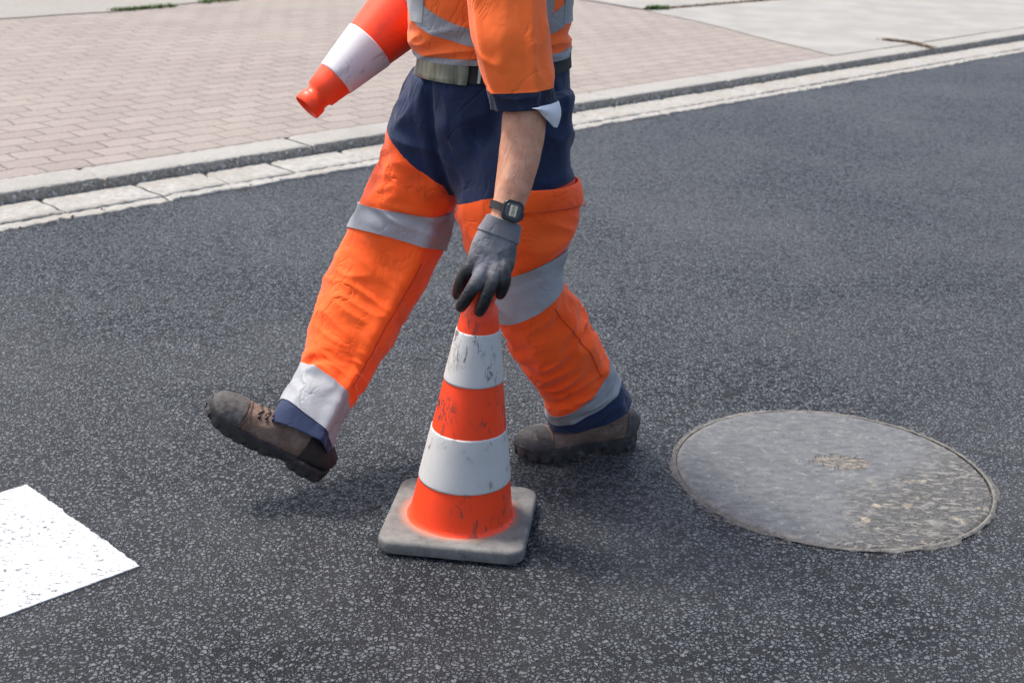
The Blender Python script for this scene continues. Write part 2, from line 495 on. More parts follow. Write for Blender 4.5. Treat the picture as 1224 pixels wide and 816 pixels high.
class Loft:
    def __init__(s, secs, n_exp=2.0, disp=None, world=False, ref=None):
        rows = []
        for q in secs:
            if world: C = np.array(q[:3], float); a, b = q[3], q[4]
            else:
                C = U(q[0], q[1], q[2]); a = q[3]*depth(C)/F; b = q[4]
            rows.append([*C, a, b])
        s.P = np.array(rows); s.n = len(rows) - 1; s.e = n_exp; s.disp = disp; s.ref = ref; s.c = {}; s.level = None; s.shear = 0

    def frame(s, t):
        k = round(t, 5)
        if k not in s.c: s.c[k] = s.frame_(t)
        return s.c[k]

    def frame_(s, t):
        r = cr(s.P, t); d = cr(s.P, min(t + .02, s.n)) - cr(s.P, max(t - .02, 0))
        # average the direction over a longer stretch so rings never cross
        d2 = cr(s.P, min(t + .5, s.n)) - cr(s.P, max(t - .5, 0))
        T = d2[:3]; T = T/np.linalg.norm(T)
        if s.level:
            k = s.level[1]*min(1, max(0, (t - s.level[0])/1.5)); T = T*(1 - k) + s.level[2]*k; T = T/np.linalg.norm(T)
        V = s.ref if s.ref is not None else (r[:3] - CAM); V = V/np.linalg.norm(V)
        A = np.cross(T, V); A = A/np.linalg.norm(A)
        B = np.cross(T, A)
        return r[:3], A, B, r[3], r[4], T

    def pt(s, t, th, off=0.0, scale=1.0):
        C, A, B, a, b, T = s.frame(t)
        c, si = math.cos(th), math.sin(th)
        k = 2/s.e
        x = abs(c)**k*(1 if c >= 0 else -1); y = abs(si)**k*(1 if si >= 0 else -1)
        nn = A*(x/max(a, 1e-4)) + B*(y/max(b, 1e-4)); nn = nn/np.linalg.norm(nn)
        p = C + A*a*x*scale + B*b*y*scale
        if s.disp: off = off + s.disp(t, th, p)
        if s.shear: p = p + np.array([0, 0, -s.shear*(.5 + .5*c)*max(0, 1 - t)])
        return p + nn*off

    def grid(s, t0, t1, nt_, nth, scale=1.0):
        return [[s.pt(t0 + (t1 - t0)*i/nt_, 2*PI*j/nth, 0, scale) for j in range(nth)] for i in range(nt_ + 1)]


def loft_mesh(L, t0=0, t1=None, nt_=120, nth=96, zone=None, hem0=False, hem1=False, scale=1.0, voff=0):
    """closed tube; hem = cloth turned in at that end so the leg or sleeve is really open"""
    t1 = L.n if t1 is None else t1
    rows = L.grid(t0, t1, nt_, nth, scale); ts = [t0 + (t1 - t0)*i/nt_ for i in range(nt_ + 1)]

    def inner(t, k, s_): return [L.pt(t, 2*PI*j/nth, 0, s_*scale) for j in range(nth)]
    if hem1:
        rows += [inner(t1, 0, .965), inner(max(t1 - .25, 0), 0, .94), inner(max(t1 - .6, 0), 0, .9)]; ts += [t1, t1, t1]
    if hem0:
        rows = [inner(t0 + .6, 0, .9), inner(t0 + .25, 0, .94), inner(t0, 0, .965)] + rows; ts = [t0]*3 + ts
    v, z = [], []
    for t, r in zip(ts, rows):
        for j, p in enumerate(r):
            v.append(p); z.append(zone(t, 2*PI*j/nth, p) if zone else 0)
    f = []
    for i in range(len(rows) - 1):
        for j in range(nth):
            a = i*nth + j; b = i*nth + (j + 1) % nth
            f.append((a + voff, b + voff, b + nth + voff, a + nth + voff))
    for k in (0, len(rows) - 1):
        c = np.mean(rows[k], axis=0); v.append(c); z.append(z[k*nth]); ci = len(v) - 1
        for j in range(nth):
            a = k*nth + j; b = k*nth + (j + 1) % nth
            f.append((a + voff, ci + voff, b + voff) if k == 0 else (a + voff, b + voff, ci + voff))
    return v, f, z


def patch(name, L, tf0, tf1, th0, th1, off, mat, parent, nt_=16, nth=80, thick=None, smooth=True, edge=0.0, base=-.002):
    """a strip lying on a loft, with thickness; tf0/tf1 are functions of the angle"""
    v, f = [], []
    full = abs(th1 - th0) >= 2*PI - 1e-6
    m = nth if full else nth + 1
    for lay in (off, base):
        for i in range(nt_ + 1):
            for j in range(m):
                th = th0 + (th1 - th0)*j/nth
                t = tf0(th) + (tf1(th) - tf0(th))*i/nt_
                u_, w_ = i/nt_, j/nth
                o_ = lay
                if edge and lay == off:      # pillow the middle
                    o_ = off + edge*math.sin(PI*min(max(u_, 0), 1))**.5*(1 if full else math.sin(PI*w_)**.5)
                v.append(L.pt(t, th, o_))
    K = (nt_ + 1)*m
    for i in range(nt_):
        for j in range(m - (0 if full else 1)):
            a = i*m + j; b = i*m + (j + 1) % m
            f.append((a, b, b + m, a + m)); f.append((K + a, K + a + m, K + b + m, K + b))
    for i in (0, nt_):
        for j in range(m - (0 if full else 1)):
            a = i*m + j; b = i*m + (j + 1) % m
            f.append((a, K + a, K + b, b) if i == 0 else (a, b, K + b, K + a))
    if not full:
        for i in range(nt_):
            for j in (0, m - 1):
                a = i*m + j; b = a + m
                f.append((a, b, K + b, K + a) if j == 0 else (a, K + a, K + b, b))
    o = mesh(name, v, f, mat, parent, smooth)
    cleanup(o.data)
    if smooth: sharp(o)
    return o


def sharp(o, ang=50):
    try: o.data.set_sharp_from_angle(angle=math.radians(ang))
    except Exception: pass


def tube_pts(pts, r, nth=8, closed=False):
    v, f = [], []
    P = [np.array(p, float) for p in pts]; n = len(P)
    up = np.array([.13, .27, .95])
    for i, p in enumerate(P):
        T = (P[(i + 1) % n] - P[i - 1]) if closed else (P[min(i + 1, n - 1)] - P[max(i - 1, 0)])
        T = T/(np.linalg.norm(T) + 1e-9)
        A = np.cross(T, up); A /= np.linalg.norm(A); B = np.cross(T, A)
        rr = r[i] if isinstance(r, (list, tuple)) else r
        for k in range(nth):
            a = 2*PI*k/nth; v.append(p + rr*(math.cos(a)*A + math.sin(a)*B))
    for i in range(n if closed else n - 1):
        for k in range(nth):
            a = i*nth + k; b = i*nth + (k + 1) % nth; o2 = ((i + 1) % n)*nth
            f.append((a, b, o2 + (k + 1) % nth, o2 + k))
    if not closed:
        f.append(tuple(range(nth))[::-1]); f.append(tuple((n - 1)*nth + k for k in range(nth)))
    return v, f


def merge(parts):
    V, Fc, Z = [], [], []
    for q in parts:
        o = len(V); V += list(q[0]); Fc += [tuple(i + o for i in f) for f in q[1]]
        Z += list(q[2]) if len(q) > 2 else [0]*len(q[0])
    return V, Fc, Z


def remeshed(name, v, f, voxel, smooth_it, mat, parent):
    o = mesh('temp', v, f)
    cleanup(o.data)
    m = o.modifiers.new('r', 'REMESH'); m.mode = 'VOXEL'; m.voxel_size = voxel
    if smooth_it:
        s_ = o.modifiers.new('s', 'SMOOTH'); s_.iterations = smooth_it; s_.factor = .5
    bpy.context.view_layer.update()
    dg = bpy.context.evaluated_depsgraph_get()
    me = bpy.data.meshes.new_from_object(o.evaluated_get(dg))
    bpy.data.objects.remove(o)
    me.name = name
    me.materials.clear()
    return link(name, me, mat, parent)


def nz(p, s, o=0): return noise.noise(Vector((p[0]*s + o, p[1]*s + o*.7, p[2]*s - o)))


# ------------------------------------------------------------------ setting
u2 = np.array([math.cos(KA), math.sin(KA)]); n2 = np.array([-math.sin(KA), math.cos(KA)])
N_EDGE, N_GB, N_KB = 4.510, 4.790, 4.980        # metres across from the camera foot: asphalt edge, kerb face, kerb back
KH = .055


def sn(s, n, z): return np.array([u2[0]*s + n2[0]*n, u2[1]*s + n2[1]*n, z])


def sheet(name, poly, z, mat):
    return structure(mesh(name, [(p[0], p[1], z) for p in poly], [tuple(range(len(poly)))], mat, smooth=False))


R_ = 70
sheet('ground', [(-160, -160), (160, -160), (160, 160), (-160, 160)], -.03, M['earth'])
v = [sn(-R_, -9, 0), sn(R_, -9, 0), sn(R_, N_EDGE + .10, 0), sn(-R_, N_EDGE + .10, 0)]
structure(mesh('road', v, [(0, 1, 2, 3)], M['asphalt'], smooth=False))


def stone_run(name, cuts, n0, n1, z0, z1, mat, jag=0.0, gap=.006, bev=.006, nn=4, seg=.03, slope=0.0, rough=.0015):
    """a row of stones along the kerb bearing as one structure mesh, joints left open"""
    V, Fc = [], []
    for a, b in zip(cuts[:-1], cuts[1:]):
        a += gap/2; b -= gap/2
        ns = max(2, int((b - a)/seg)); o = len(V)
        dz = random.uniform(-.002, .002)
        prof = [(n0, z0), (n0, z1 - bev), (n0 + bev*.4, z1 - bev*.35), (n0 + bev*1.2, z1)]
        prof += [(n0 + (n1 - n0)*k/nn, z1) for k in range(1, nn)] + [(n1 - bev, z1), (n1, z1 - bev), (n1, z0)]
        m = len(prof)
        for i in range(ns + 1):
            s_ = a + (b - a)*i/ns
            e = bev*.8 if i in (0, ns) else 0
            for k, (n, z) in enumerate(prof):
                jn = 0
                if jag and k <= 3: jn = jag*(nz((s_, 0, 0), 5.0, 3) + .7*nz((s_, 0, 0), 19, 9) + .4*nz((s_, 0, 0), 60, 2))
                zz = z + (dz + slope*(n - n0) + rough*nz((s_, n, 0), 40) - (e if 0 < k < m - 1 else 0) if z > z0 else 0)
                V.append(sn(s_ + .012*nz((s_*3, n*20, 1), 1), n + jn, zz))
        for i in range(ns):
            for k in range(m - 1):
                q = o + i*m + k; Fc.append((q, q + m, q + m + 1, q + 1))
        Fc.append(tuple(o + k for k in range(m))); Fc.append(tuple(o + ns*m + k for k in range(m))[::-1])
    ob = structure(mesh(name, V, Fc, mat)); cleanup(ob.data); sharp(ob, 40)
    return ob


def cuts(lo, hi, step, var, ph=0):
    c = [lo + ph]
    while c[-1] < hi: c.append(c[-1] + step + random.uniform(-var, var))
    return c


stone_run('gutter', cuts(-2, 14, .36, .06), N_EDGE + .066, N_GB - .004, -.02, .011, M['gutter'], jag=.008, rough=.004, seg=.015, bev=.009, gap=.009)
stone_run('gutter', cuts(-2, 14, .9, .3, .1), N_EDGE - .005, N_EDGE + .060, -.02, .007, M['gutter'], jag=.015, rough=.005, seg=.012, gap=.004)
stone_run('gutter', cuts(14, 60, 2.0, .1), N_EDGE - .005, N_GB - .004, -.02, .010, M['gutter'], jag=.02, seg=.1)
stone_run('kerb', cuts(-2.5, 14, 1.0, .02, .18), N_GB, N_KB, -.02, KH, M['kerb'], bev=.008, rough=.004, seg=.02, jag=.004)
stone_run('kerb', cuts(14, 60, 1.0, .02), N_GB, N_KB, -.02, KH, M['kerb'], bev=.014, seg=.1)
# the far ends of both runs towards the left of the view
stone_run('gutter', cuts(-40, -2.3, 2.0, .1), N_EDGE - .005, N_GB - .004, -.02, .010, M['gutter'], seg=.2)
stone_run('kerb', cuts(-40, -2.9, 1.0, .02), N_GB, N_KB, -.02, KH, M['kerb'], bev=.014, seg=.2)
ZP = KH - .004
structure(mesh('pavement', [sn(-R_, N_KB + .004, ZP), sn(R_, N_KB + .004, ZP), sn(R_, N_KB + 40, ZP), sn(-R_, N_KB + 40, ZP)], [(0, 1, 2, 3)], M['pavers'], smooth=False))


def wob(poly, z, step=.12, amp=.02):
    out = []
    for i, p in enumerate(poly):
        q = poly[(i + 1) % len(poly)]; p = np.array(p[:2]); q = np.array(q[:2]); L_ = np.linalg.norm(q - p)
        k = max(1, min(60, int(L_/step)))
        for j in range(k):
            c = p + (q - p)*j/k
            out.append((c[0] + amp*nz((c[0], c[1], 0), 4), c[1] + amp*nz((c[0], c[1], 5), 4)))
    return out


# asphalt footway right of the pavers
a_, b_, c_ = G(771, 13, ZP), G(925, 50, ZP), G(1002, 68, ZP)
c_s = c_[:2] @ u2
foot = [a_[:2], G(850, 30, ZP)[:2], b_[:2], sn(c_s, N_KB + .006, 0)[:2], sn(45, N_KB + .006, 0)[:2], sn(45, N_KB + 3.2, 0)[:2]]
e_ = G(947, 0, ZP); dd = (e_ - a_)[:2]; dd = dd/np.linalg.norm(dd)
foot = foot[:4] + [foot[4], np.array(a_[:2]) + dd*34]
sheet('footway', wob(foot, 0), ZP + .004, M['footway'])
# gravel yard at the far left
g0, g1, g2 = G(-60, 27, ZP), G(133, 15, ZP), G(280, -1, ZP)
d_ = (g2 - g0)[:2]; d_ /= np.linalg.norm(d_); nn_ = np.array([-d_[1], d_[0]])
far = [g0[:2] - d_*20, g0[:2], g1[:2], g2[:2], g2[:2] + d_*16, g2[:2] + d_*16 + nn_*20, g0[:2] - d_*20 + nn_*20]
sheet('yard', wob(far, 0), ZP + .006, M['gravel'])
d3 = np.array([-dd[1], dd[0]])
yard2 = [a_[:2] + d3*.05, a_[:2] + dd*30 + d3*.05, a_[:2] + dd*30 + d3*12, a_[:2] + d3*1.2]
sheet('yard', wob(yard2, 0), ZP + .009, M['footway'])


def weed(name, label, pts, z, n, hgt, mat, cat='weed', spread=.04):
    V, Fc = [], []
    P = [np.array(p) for p in pts]
    for i in range(n):
        k = random.random()*(len(P) - 1); j = int(k); c = P[j] + (P[j + 1] - P[j])*(k - j)
        c = c + np.array([random.gauss(0, spread), random.gauss(0, spread), 0]); c[2] = z
        a = random.uniform(0, 2*PI); h_ = hgt*random.uniform(.4, 1); w_ = hgt*.09
        dr = np.array([math.cos(a), math.sin(a), 0]); sd_ = np.array([-dr[1], dr[0], 0])*w_
        o = len(V)
        V += [c - sd_, c + sd_, c + dr*h_*.4 + sd_*.8 + [0, 0, h_*.6], c + dr*h_*.4 - sd_*.8 + [0, 0, h_*.6], c + dr*h_*.9 + [0, 0, h_*.7]]
        Fc += [(o, o + 1, o + 2, o + 3), (o + 3, o + 2, o + 4)]
    ob = mesh(name, V, Fc, mat, smooth=False)
    tag(ob, label, cat)
    fromorigin(ob, P[0])
    return ob


weed('weed_tuft', 'green weed tuft at the edge of pink pavers near the grey footway', [G(774, 12.5, ZP), G(796, 11.5, ZP)], ZP, 200, .06, M['grass'], spread=.018)
weed('weed_line', 'thin line of mossy weeds along the joint behind the grey footway', [G(800, 11, ZP), G(925, 0, ZP)], ZP, 420, .035, M['dry'], spread=.02)
weed('weed_line', 'mossy green weeds along the gravel yard edge, upper left', [G(134, 14, ZP), G(208, 8, ZP)], ZP, 500, .04, M['grass'], spread=.022)
weed('weed_tuft', 'green weed tuft at the top edge of the photo behind the pavers', [G(240, 4, ZP), G(282, 0, ZP)], ZP, 160, .05, M['grass'], spread=.03)
weed('dry_weed', 'brown dry weed in the joint running to the kerb at right', [G(1056, 49, ZP), G(1085, 52, ZP), G(1114, 59, ZP)], ZP + .005, 500, .028, M['dry'], spread=.018)

# loose grit swept to the edge of the asphalt, and a little on the road
V, Fc = [], []
for i in range(420):
    if i < 300:
        s_ = random.uniform(1.2, 11); n_ = N_EDGE + random.gauss(-.005, .022); k_ = random.uniform(.002, .0065)
        if random.random() < .25: n_ = N_GB - abs(random.gauss(0, .02))
    else:
        s_ = random.uniform(1, 4.5); n_ = random.uniform(1.2, 4.4); k_ = random.uniform(.0018, .004)
    c = sn(s_, n_, .006 if n_ > N_EDGE else .001); o_ = len(V)
    for dx_, dy_, dz_ in ((1, 0, .2), (.3, .9, .1), (-.8, .6, .2), (-.9, -.5, .1), (.2, -1, .2), (.1, .1, 1.1)):
        V.append(c + k_*np.array([dx_*random.uniform(.7, 1.2), dy_*random.uniform(.7, 1.2), dz_]))
    Fc += [(o_ + j, o_ + (j + 1) % 5, o_ + 5) for j in range(5)] + [(o_ + 4, o_ + 3, o_ + 2, o_ + 1, o_)]
o = mesh('gravel_grit', V, Fc, plain('grit', (.075, .072, .068), .8, var=.6, ns=30), smooth=False); o['kind'] = 'stuff'; o['label'] = 'dark loose grit along the gutter edge of the asphalt'

# white road marking, thermoplastic bar parallel to the kerb
c0 = G(168, 677)[:2]; c1 = G(25, 582)[:2]
dm = c1 - c0; wm = dm @ n2 
lm = -1.9
mv = []
for z, ins in ((.0, 0), (.0025, .001), (.003, .004)):
    q = []
    cs = [c0, c0 + n2*wm, c0 + n2*wm + u2*lm, c0 + u2*lm]
    cen = sum(cs)/4
    for i in range(4):
        p, r = cs[i], cs[(i + 1) % 4]; K = int(np.linalg.norm(r - p)/.006)
        for j in range(K):
            c = p + (r - p)*j/K; inn = (cen - c); inn /= np.linalg.norm(inn)
            c = c + inn*(ins + .004*nz((c[0], c[1], 0), 90) + .0035*nz((c[0], c[1], 0), 30))
            q.append((c[0], c[1], z + .0005))
    mv.append(q)
K = len(mv[0]); V = [p for q in mv for p in q]
Fc = [(l*K + i, l*K + (i + 1) % K, (l + 1)*K + (i + 1) % K, (l + 1)*K + i) for l in (0, 1) for i in range(K)] + [tuple(2*K + i for i in range(K))]
o = structure(mesh('road_marking', V, Fc, M['paint'], smooth=False)); cleanup(o.data)

# manhole
MC = np.array([.764, 2.947, 0]); MR = .376
mh = thing('manhole_cover', 'round worn grey manhole cover set flush in the dark asphalt', 'manhole cover', MC)


def disc(R0, R1, zf, nr, na, jag=0):
    V, Fc = [], []
    for i in range(nr + 1):
        for k in range(na):
            a = 2*PI*k/na; r = R0 + (R1 - R0)*i/nr
            if jag and i == nr: r += jag*(nz((math.cos(a)*3, math.sin(a)*3, 0), 1.2) + .6*nz((math.cos(a)*9, math.sin(a)*9, 0), 1.5))
            V.append((r*math.cos(a), r*math.sin(a), zf(r, a, i)))
    for i in range(nr):
        for k in range(na):
            q = i*na + k; w_ = i*na + (k + 1) % na
            Fc.append((q, w_, w_ + na, q + na))
    return V, Fc


def zc_(r, a, i):
    x, y = r*math.cos(a), r*math.sin(a)
    return .0062 - .0012*(r > .345) + .0012*nz((x, y, 0), 22) + .0012*nz((x, y, 0), 60) - (.006 if i == 60 else 0)


V, Fc = disc(.002, .3625, zc_, 60, 200)
mesh('cover', V, Fc, M['manhole'], mh)


def zr_(r, a, i):
    x, y = r*math.cos(a), r*math.sin(a)
    return (.0045, .0075, .0078, .0070, .0052, .0032, .0005)[i]*(.62 + .38*math.cos(a + .3)) + .0012*nz((x, y, 3), 45)


V, Fc = disc(.3635, .377, zr_, 6, 320, .011)
mesh('frame', V, Fc, M['rim'], mh)
# crumbs of old mortar pushed over the asphalt at the near left of the frame
V, Fc = [], []
for i in range(46):
    a = random.uniform(3.55, 4.35) if i < 34 else random.uniform(.6, 1.4)
    r = MR + abs(random.gauss(0, .018)) ; x, y = r*math.cos(a), r*math.sin(a)
    s_ = random.uniform(.002, .006); o = len(V); kk = 7
    ring = [(x + s_*1.6*math.cos(2*PI*j/kk)*random.uniform(.6, 1.2), y + s_*math.sin(2*PI*j/kk)*random.uniform(.6, 1.2), .001) for j in range(kk)]
    V += ring + [(x, y, .001 + s_*.35)]
    Fc += [(o + j, o + (j + 1) % kk, o + kk) for j in range(kk)]
mesh('mortar_crumbs', V, Fc, M['rim'], mh)['kind'] = 'stuff'


# ------------------------------------------------------------------ traffic cones
def revolve(prof, na=96):
    V, Fc = [], []
    for r, z in prof:
        for k in range(na):
            a = 2*PI*k/na; V.append((r*math.cos(a), r*math.sin(a), z))
    n_ = len(prof)
    for i in range(n_ - 1):
        for k in range(na):
            q = i*na + k; w_ = i*na + (k + 1) % na; Fc.append((q, w_, w_ + na, q + na))
    return V, Fc


def conerad(z): return .1084 - (z - .041)*.1603


def make_cone(label, mats, lean=0.0):
    t = thing('traffic_cone', label, 'traffic cone')
    mo, mw, mb = mats
    Sh = Matrix.Identity(4); Sh[0][2] = lean     # the soft shaft leans a little in its base
    HT = .497
    out = [(.1155, .0345), (.1120, .037), (.1088, .041), (conerad(.046), .046)]
    out += [(conerad(z), z) for z in np.linspace(.06, HT, 22)]
    out += [(.030, HT + .004), (.0285, HT + .010), (.0285, HT + .018), (.0315, HT + .021), (.0325, HT + .026), (.0325, HT + .042), (.0305, HT + .045)]
    inn = [(.0275, HT + .0445), (.0262, HT + .042), (.0255, HT + .01)] + [(conerad(z) - .004, z) for z in np.linspace(HT - .01, .03, 10)]
    V, Fc = revolve(out + inn)
    o = mesh('shaft', V, Fc, mo, t); o.data.transform(Sh)
    for z0, z1 in ((.344, .452), (.124, .238)):
        pr = [(conerad(z0) - .001, z0), (conerad(z0) + .0016, z0 + .0005)] + [(conerad(z) + .0018, z) for z in np.linspace(z0 + .004, z1 - .004, 10)] + [(conerad(z1) + .0016, z1 - .0005), (conerad(z1) - .001, z1)]
        V, Fc = revolve(pr)
        o = mesh('reflective_band', V, Fc, mw, t); o.data.transform(Sh)
    # square rubber base with rounded corners
    hs, rc = .151, .036
    V = []; na = 12
    lay = [(-.004, .006), (0, .003 + .003), (.0, .022), (-.002, .0265), (-.006, .029)]
    lay = [(-.006, .004), (-.001, .008), (0, .014), (0, .028), (-.002, .0325), (-.006, .035), (-.02, .0355), (-.05, .0352)]
    for ins, z in lay:
        h_ = hs + ins; r = max(rc + ins, .004)
        for cx, cy, a0 in ((1, 1, 0), (-1, 1, PI/2), (-1, -1, PI), (1, -1, 1.5*PI)):
            for j in range(na + 1):
                a = a0 + PI/2*j/na
                V.append((cx*(h_ - r) + r*math.cos(a), cy*(h_ - r) + r*math.sin(a), z))
    m = 4*(na + 1); Fc = []
    for i in range(len(lay) - 1):
        for k in range(m):
            a = i*m + k; b = i*m + (k + 1) % m; Fc.append((a, b, b + m, a + m))
    Fc.append(tuple((len(lay) - 1)*m + k for k in range(m))); Fc.append(tuple(range(m))[::-1])
    o = mesh('base', V, Fc, mb, t)
    for p_ in o.data.vertices:
        c = p_.co; c.z += .0008*nz((c.x, c.y, c.z), 30)
    sharp(o, 40)
    for cx in (-1, 1):
        for cy in (-1, 1):
            V = []; Fc = []; oo = 0; x, y, h_ = cx*.115, cy*.115, .022
            V += [(x - h_, y - h_, 0), (x + h_, y - h_, 0), (x + h_, y + h_, 0), (x - h_, y + h_, 0)]
            V += [(q[0], q[1], .0055) for q in V[oo:oo + 4]]
            Fc += [(oo, oo + 1, oo + 5, oo + 4), (oo + 1, oo + 2, oo + 6, oo + 5), (oo + 2, oo + 3, oo + 7, oo + 6), (oo + 3, oo, oo + 4, oo + 7), (oo + 3, oo + 2, oo + 1, oo)]
            mesh('foot_pad', V, Fc, mb, t, smooth=False)
    return t


CB = G(550, 615, .03); CB[2] = 0
cone1 = make_cone('dirty orange and white traffic cone standing on grey square base on the asphalt', (M['cone_orange'], M['cone_white'], M['cone_base']), lean=.055)
cone1.location = CB; cone1.rotation_euler = (0, 0, math.radians(-6))
cone1['group'] = 'orange and white traffic cones'
cone2 = make_cone('clean orange and white traffic cone carried under the arm, tip pointing down left', (M['cone2_orange'], M['cone2_white'], M['cone_base']))
cone2['group'] = 'orange and white traffic cones'
tipP = U(366, 129, 2.97)
far_ = reach(tipP, 442.5, 53, .200, near=False)
ax = (tipP - far_); ax /= np.linalg.norm(ax)
q_ = Vector(ax).to_track_quat('Z', 'Y')
cone2.rotation_euler = q_.to_euler()
cone2.location = Vector(tipP) - q_ @ Vector((0, 0, .542))

# ------------------------------------------------------------------ the worker
HEAD = np.array([-.93, -.36, 0]); HEAD /= np.linalg.norm(HEAD)
RIGHT = np.array([HEAD[1], -HEAD[0], 0])        # his right hand side
person = thing('person', 'road worker in orange and navy work clothes stepping left, placing one cone and carrying another', 'person', (-.06, 2.93, 0))
PL = Vector((-.06, 2.93, 0))


def child(v, f, name, mat, parent=person, attrs=None, smooth=True):
    v = [np.array(p) - np.array(PL) for p in v]
    return mesh(name, v, f, mat, parent, smooth, attrs)


def gauss(x, w_): return math.exp(-(x/w_)**2)


def fl_disp(t, th, p):
    d = .008*nz(p, 7, 1) + .0055*nz(p, 16, 4)
    # crease line on the outer front of the leg
    w_ = (th - math.radians(62) + PI) % (2*PI) - PI
    d += .013*gauss(w_, .22)*min(1, max(0, t - 2))
    # drag folds at knee and gathering near the hem
    kn = gauss(t - 5.6, 1.3)
    r = 1 - abs(nz((th*1.3 + t*.55, t*2.3, 2), 1.0))*2.4
    d += .004*kn*(max(r, -.2) - .5)
    cr_ = gauss(t - 2.4, .8)
    r2 = 1 - 2*abs(nz((th*1.2 - t*.7, t*2.6, 7), 1.0))
    d += .012*cr_*(r2 - .5)
    hm = gauss(t - 7.7, .8)
    r3 = 1 - 2*abs(nz((th*1.4, t*2.6 + th*.5, 12), 1.0))
    d += .006*hm*(r3 - .5)
    # soft pinch at the outer shin above the band
    d -= .010*gauss(t - 7.25 + .25*math.cos(th), .16)*gauss(((th - 2.25 + PI) % (2*PI) - PI), .5)
    return d


FL = Loft([(530, 92, 2.965, 36, .095), (515, 148, 2.975, 47, .108), (502, 203, 2.985, 47, .106), (487, 255, 2.985, 56, .102),
           (466, 305, 2.965, 57, .095), (441, 350, 2.935, 56, .090), (421, 395, 2.885, 50, .082), (402, 437, 2.845, 45, .076),
           (381, 475, 2.785, 39, .072), (354, 526, 2.712, 43, .078)], 2.3, fl_disp)


def rl_disp(t, th, p):
    d = .008*nz(p, 7, 21) + .0055*nz(p, 15, 24)
    kn = gauss(t - 6.2, 1.2)
    r = 1 - abs(nz((th*1.1 - t*.7, t*2.4, 22), 1.0))*2.3
    d += .013*kn*(max(r, -.2) - .5)
    hp = gauss(t - 3.8, .9)
    r2 = 1 - 2*abs(nz((th*1.2 + t*.6, t*1.6, 27), 1.0))
    d += .007*hp*(r2 - .5)
    w_ = (th - math.radians(78 - 4*t) + PI) % (2*PI) - PI
    d += .005*gauss(w_, .22)*min(1, max(0, t - 4.6))
    hm = gauss(t - 8.4, .7)
    d += .006*hm*(1 - 2*abs(nz((th*1.5, t*3.0, 32), 1.0)) - .4)
    # cloth bagging out above the band at the front of the ankle
    d += .010*gauss(t - 7.9 + .35*math.cos(th), .28)*gauss(((th - 2.0 + PI) % (2*PI) - PI), .7)
    return d


RL = Loft([(636, 110, 2.88, 46, .090), (634, 160, 2.88, 51, .098), (622, 208, 2.88, 67, .108), (616, 255, 2.87, 70, .108),
           (619, 300, 2.86, 60, .098), (628, 345, 2.86, 44, .078), (652, 392, 2.90, 49, .076), (675, 427, 2.94, 47, .075),
           (692, 457, 2.97, 45, .070), (705, 493, 2.99, 51, .072)], 2.2, rl_disp)


def pv_disp(t, th, p):
    w_ = (th - math.radians(118) + PI) % (2*PI) - PI
    return .005*nz(p, 8, 41) + .004*nz(p, 18, 44) + .007*gauss(w_ + .05*t, .10)*min(1, max(0, t - 1.3)) - .004*gauss(w_ - .22, .12)*min(1, max(0, t - 1.3))


PVS = Loft([(592, 58, 2.945, 86, .122), (592, 82, 2.945, 88, .125), (589, 108, 2.945, 92, .126), (588, 150, 2.945, 92, .124),
            (592, 190, 2.945, 82, .116), (588, 220, 2.945, 60, .10), (580, 238, 2.945, 34, .07)], 2.15, pv_disp)
PVS.level = (-1.5, .8, np.array([0, 0, -1.0]))


def fl_zone(t, th, p): return max(1.55 + .42*math.cos(th) + .12*math.sin(th) - t, t - (8.60 + .20*math.cos(th)))


def rl_zone(t, th, p): return max(2.33 - .52*math.cos(th) - t, t - (8.5 - .22*math.cos(th)))


def blended(V, Fc, Z, voxel, it, wfun, name, mat, parent, zname='zone', post=None):
    """union of the cloth tubes as one skin, softened where they meet; zone values follow the nearest source point"""
    from mathutils import kdtree
    kd = kdtree.KDTree(len(V))
    for i, p in enumerate(V): kd.insert(Vector(p), i)
    kd.balance()
    o = remeshed(name, V, Fc, voxel, 1, mat, parent)
    me = o.data; n = len(me.vertices)
    co = np.empty(n*3, 'f'); me.vertices.foreach_get('co', co); co = co.reshape(-1, 3).astype(float)
    ed = np.empty(len(me.edges)*2, 'i'); me.edges.foreach_get('vertices', ed); ed = ed.reshape(-1, 2)
    z = np.zeros(n)
    for i in range(n):
        r = kd.find_n(Vector(co[i]), 3); ws = [1/(q[2] + 1e-5) for q in r]
        z[i] = sum(Z[q[1]]*w_ for q, w_ in zip(r, ws))/sum(ws)
    w_ = np.array([wfun(p) for p in co])[:, None]
    deg = np.bincount(ed.ravel(), minlength=n)[:, None]
    for _ in range(it):
        acc = np.zeros((n, 3))
        np.add.at(acc, ed[:, 0], co[ed[:, 1]]); np.add.at(acc, ed[:, 1], co[ed[:, 0]])
        co = co + w_*.6*(acc/deg - co)
    me.vertices.foreach_set('co', co.astype('f').ravel()); me.update()
    if post:
        nr = np.empty(n*3, 'f'); me.vertices.foreach_get('normal', nr); nr = nr.reshape(-1, 3)
        for i in range(n): co[i] += nr[i]*post(co[i])
        me.vertices.foreach_set('co', co.astype('f').ravel()); me.update()
    at = me.attributes.new(zname, 'FLOAT', 'POINT'); at.data.foreach_set('value', z)
    return o


NPL = np.array(PL)
parts = [loft_mesh(PVS, nt_=90, nth=140, zone=lambda t, th, p: 1.0),
         loft_mesh(FL, t1=3.32, nt_=90, nth=140, zone=fl_zone),
         loft_mesh(RL, t1=4.75, nt_=120, nth=140, zone=rl_zone)]
V, Fc, Z = merge(parts)
hipz = U(560, 200, 2.9)[2]; crx = U(548, 200, 2.9)[0]


def wf(p):
    z_ = p[2] + NPL[2]; x_ = p[0] + NPL[0]
    return min(1, gauss(z_ - hipz, .13)*1.2)*gauss(x_ - crx, .09)


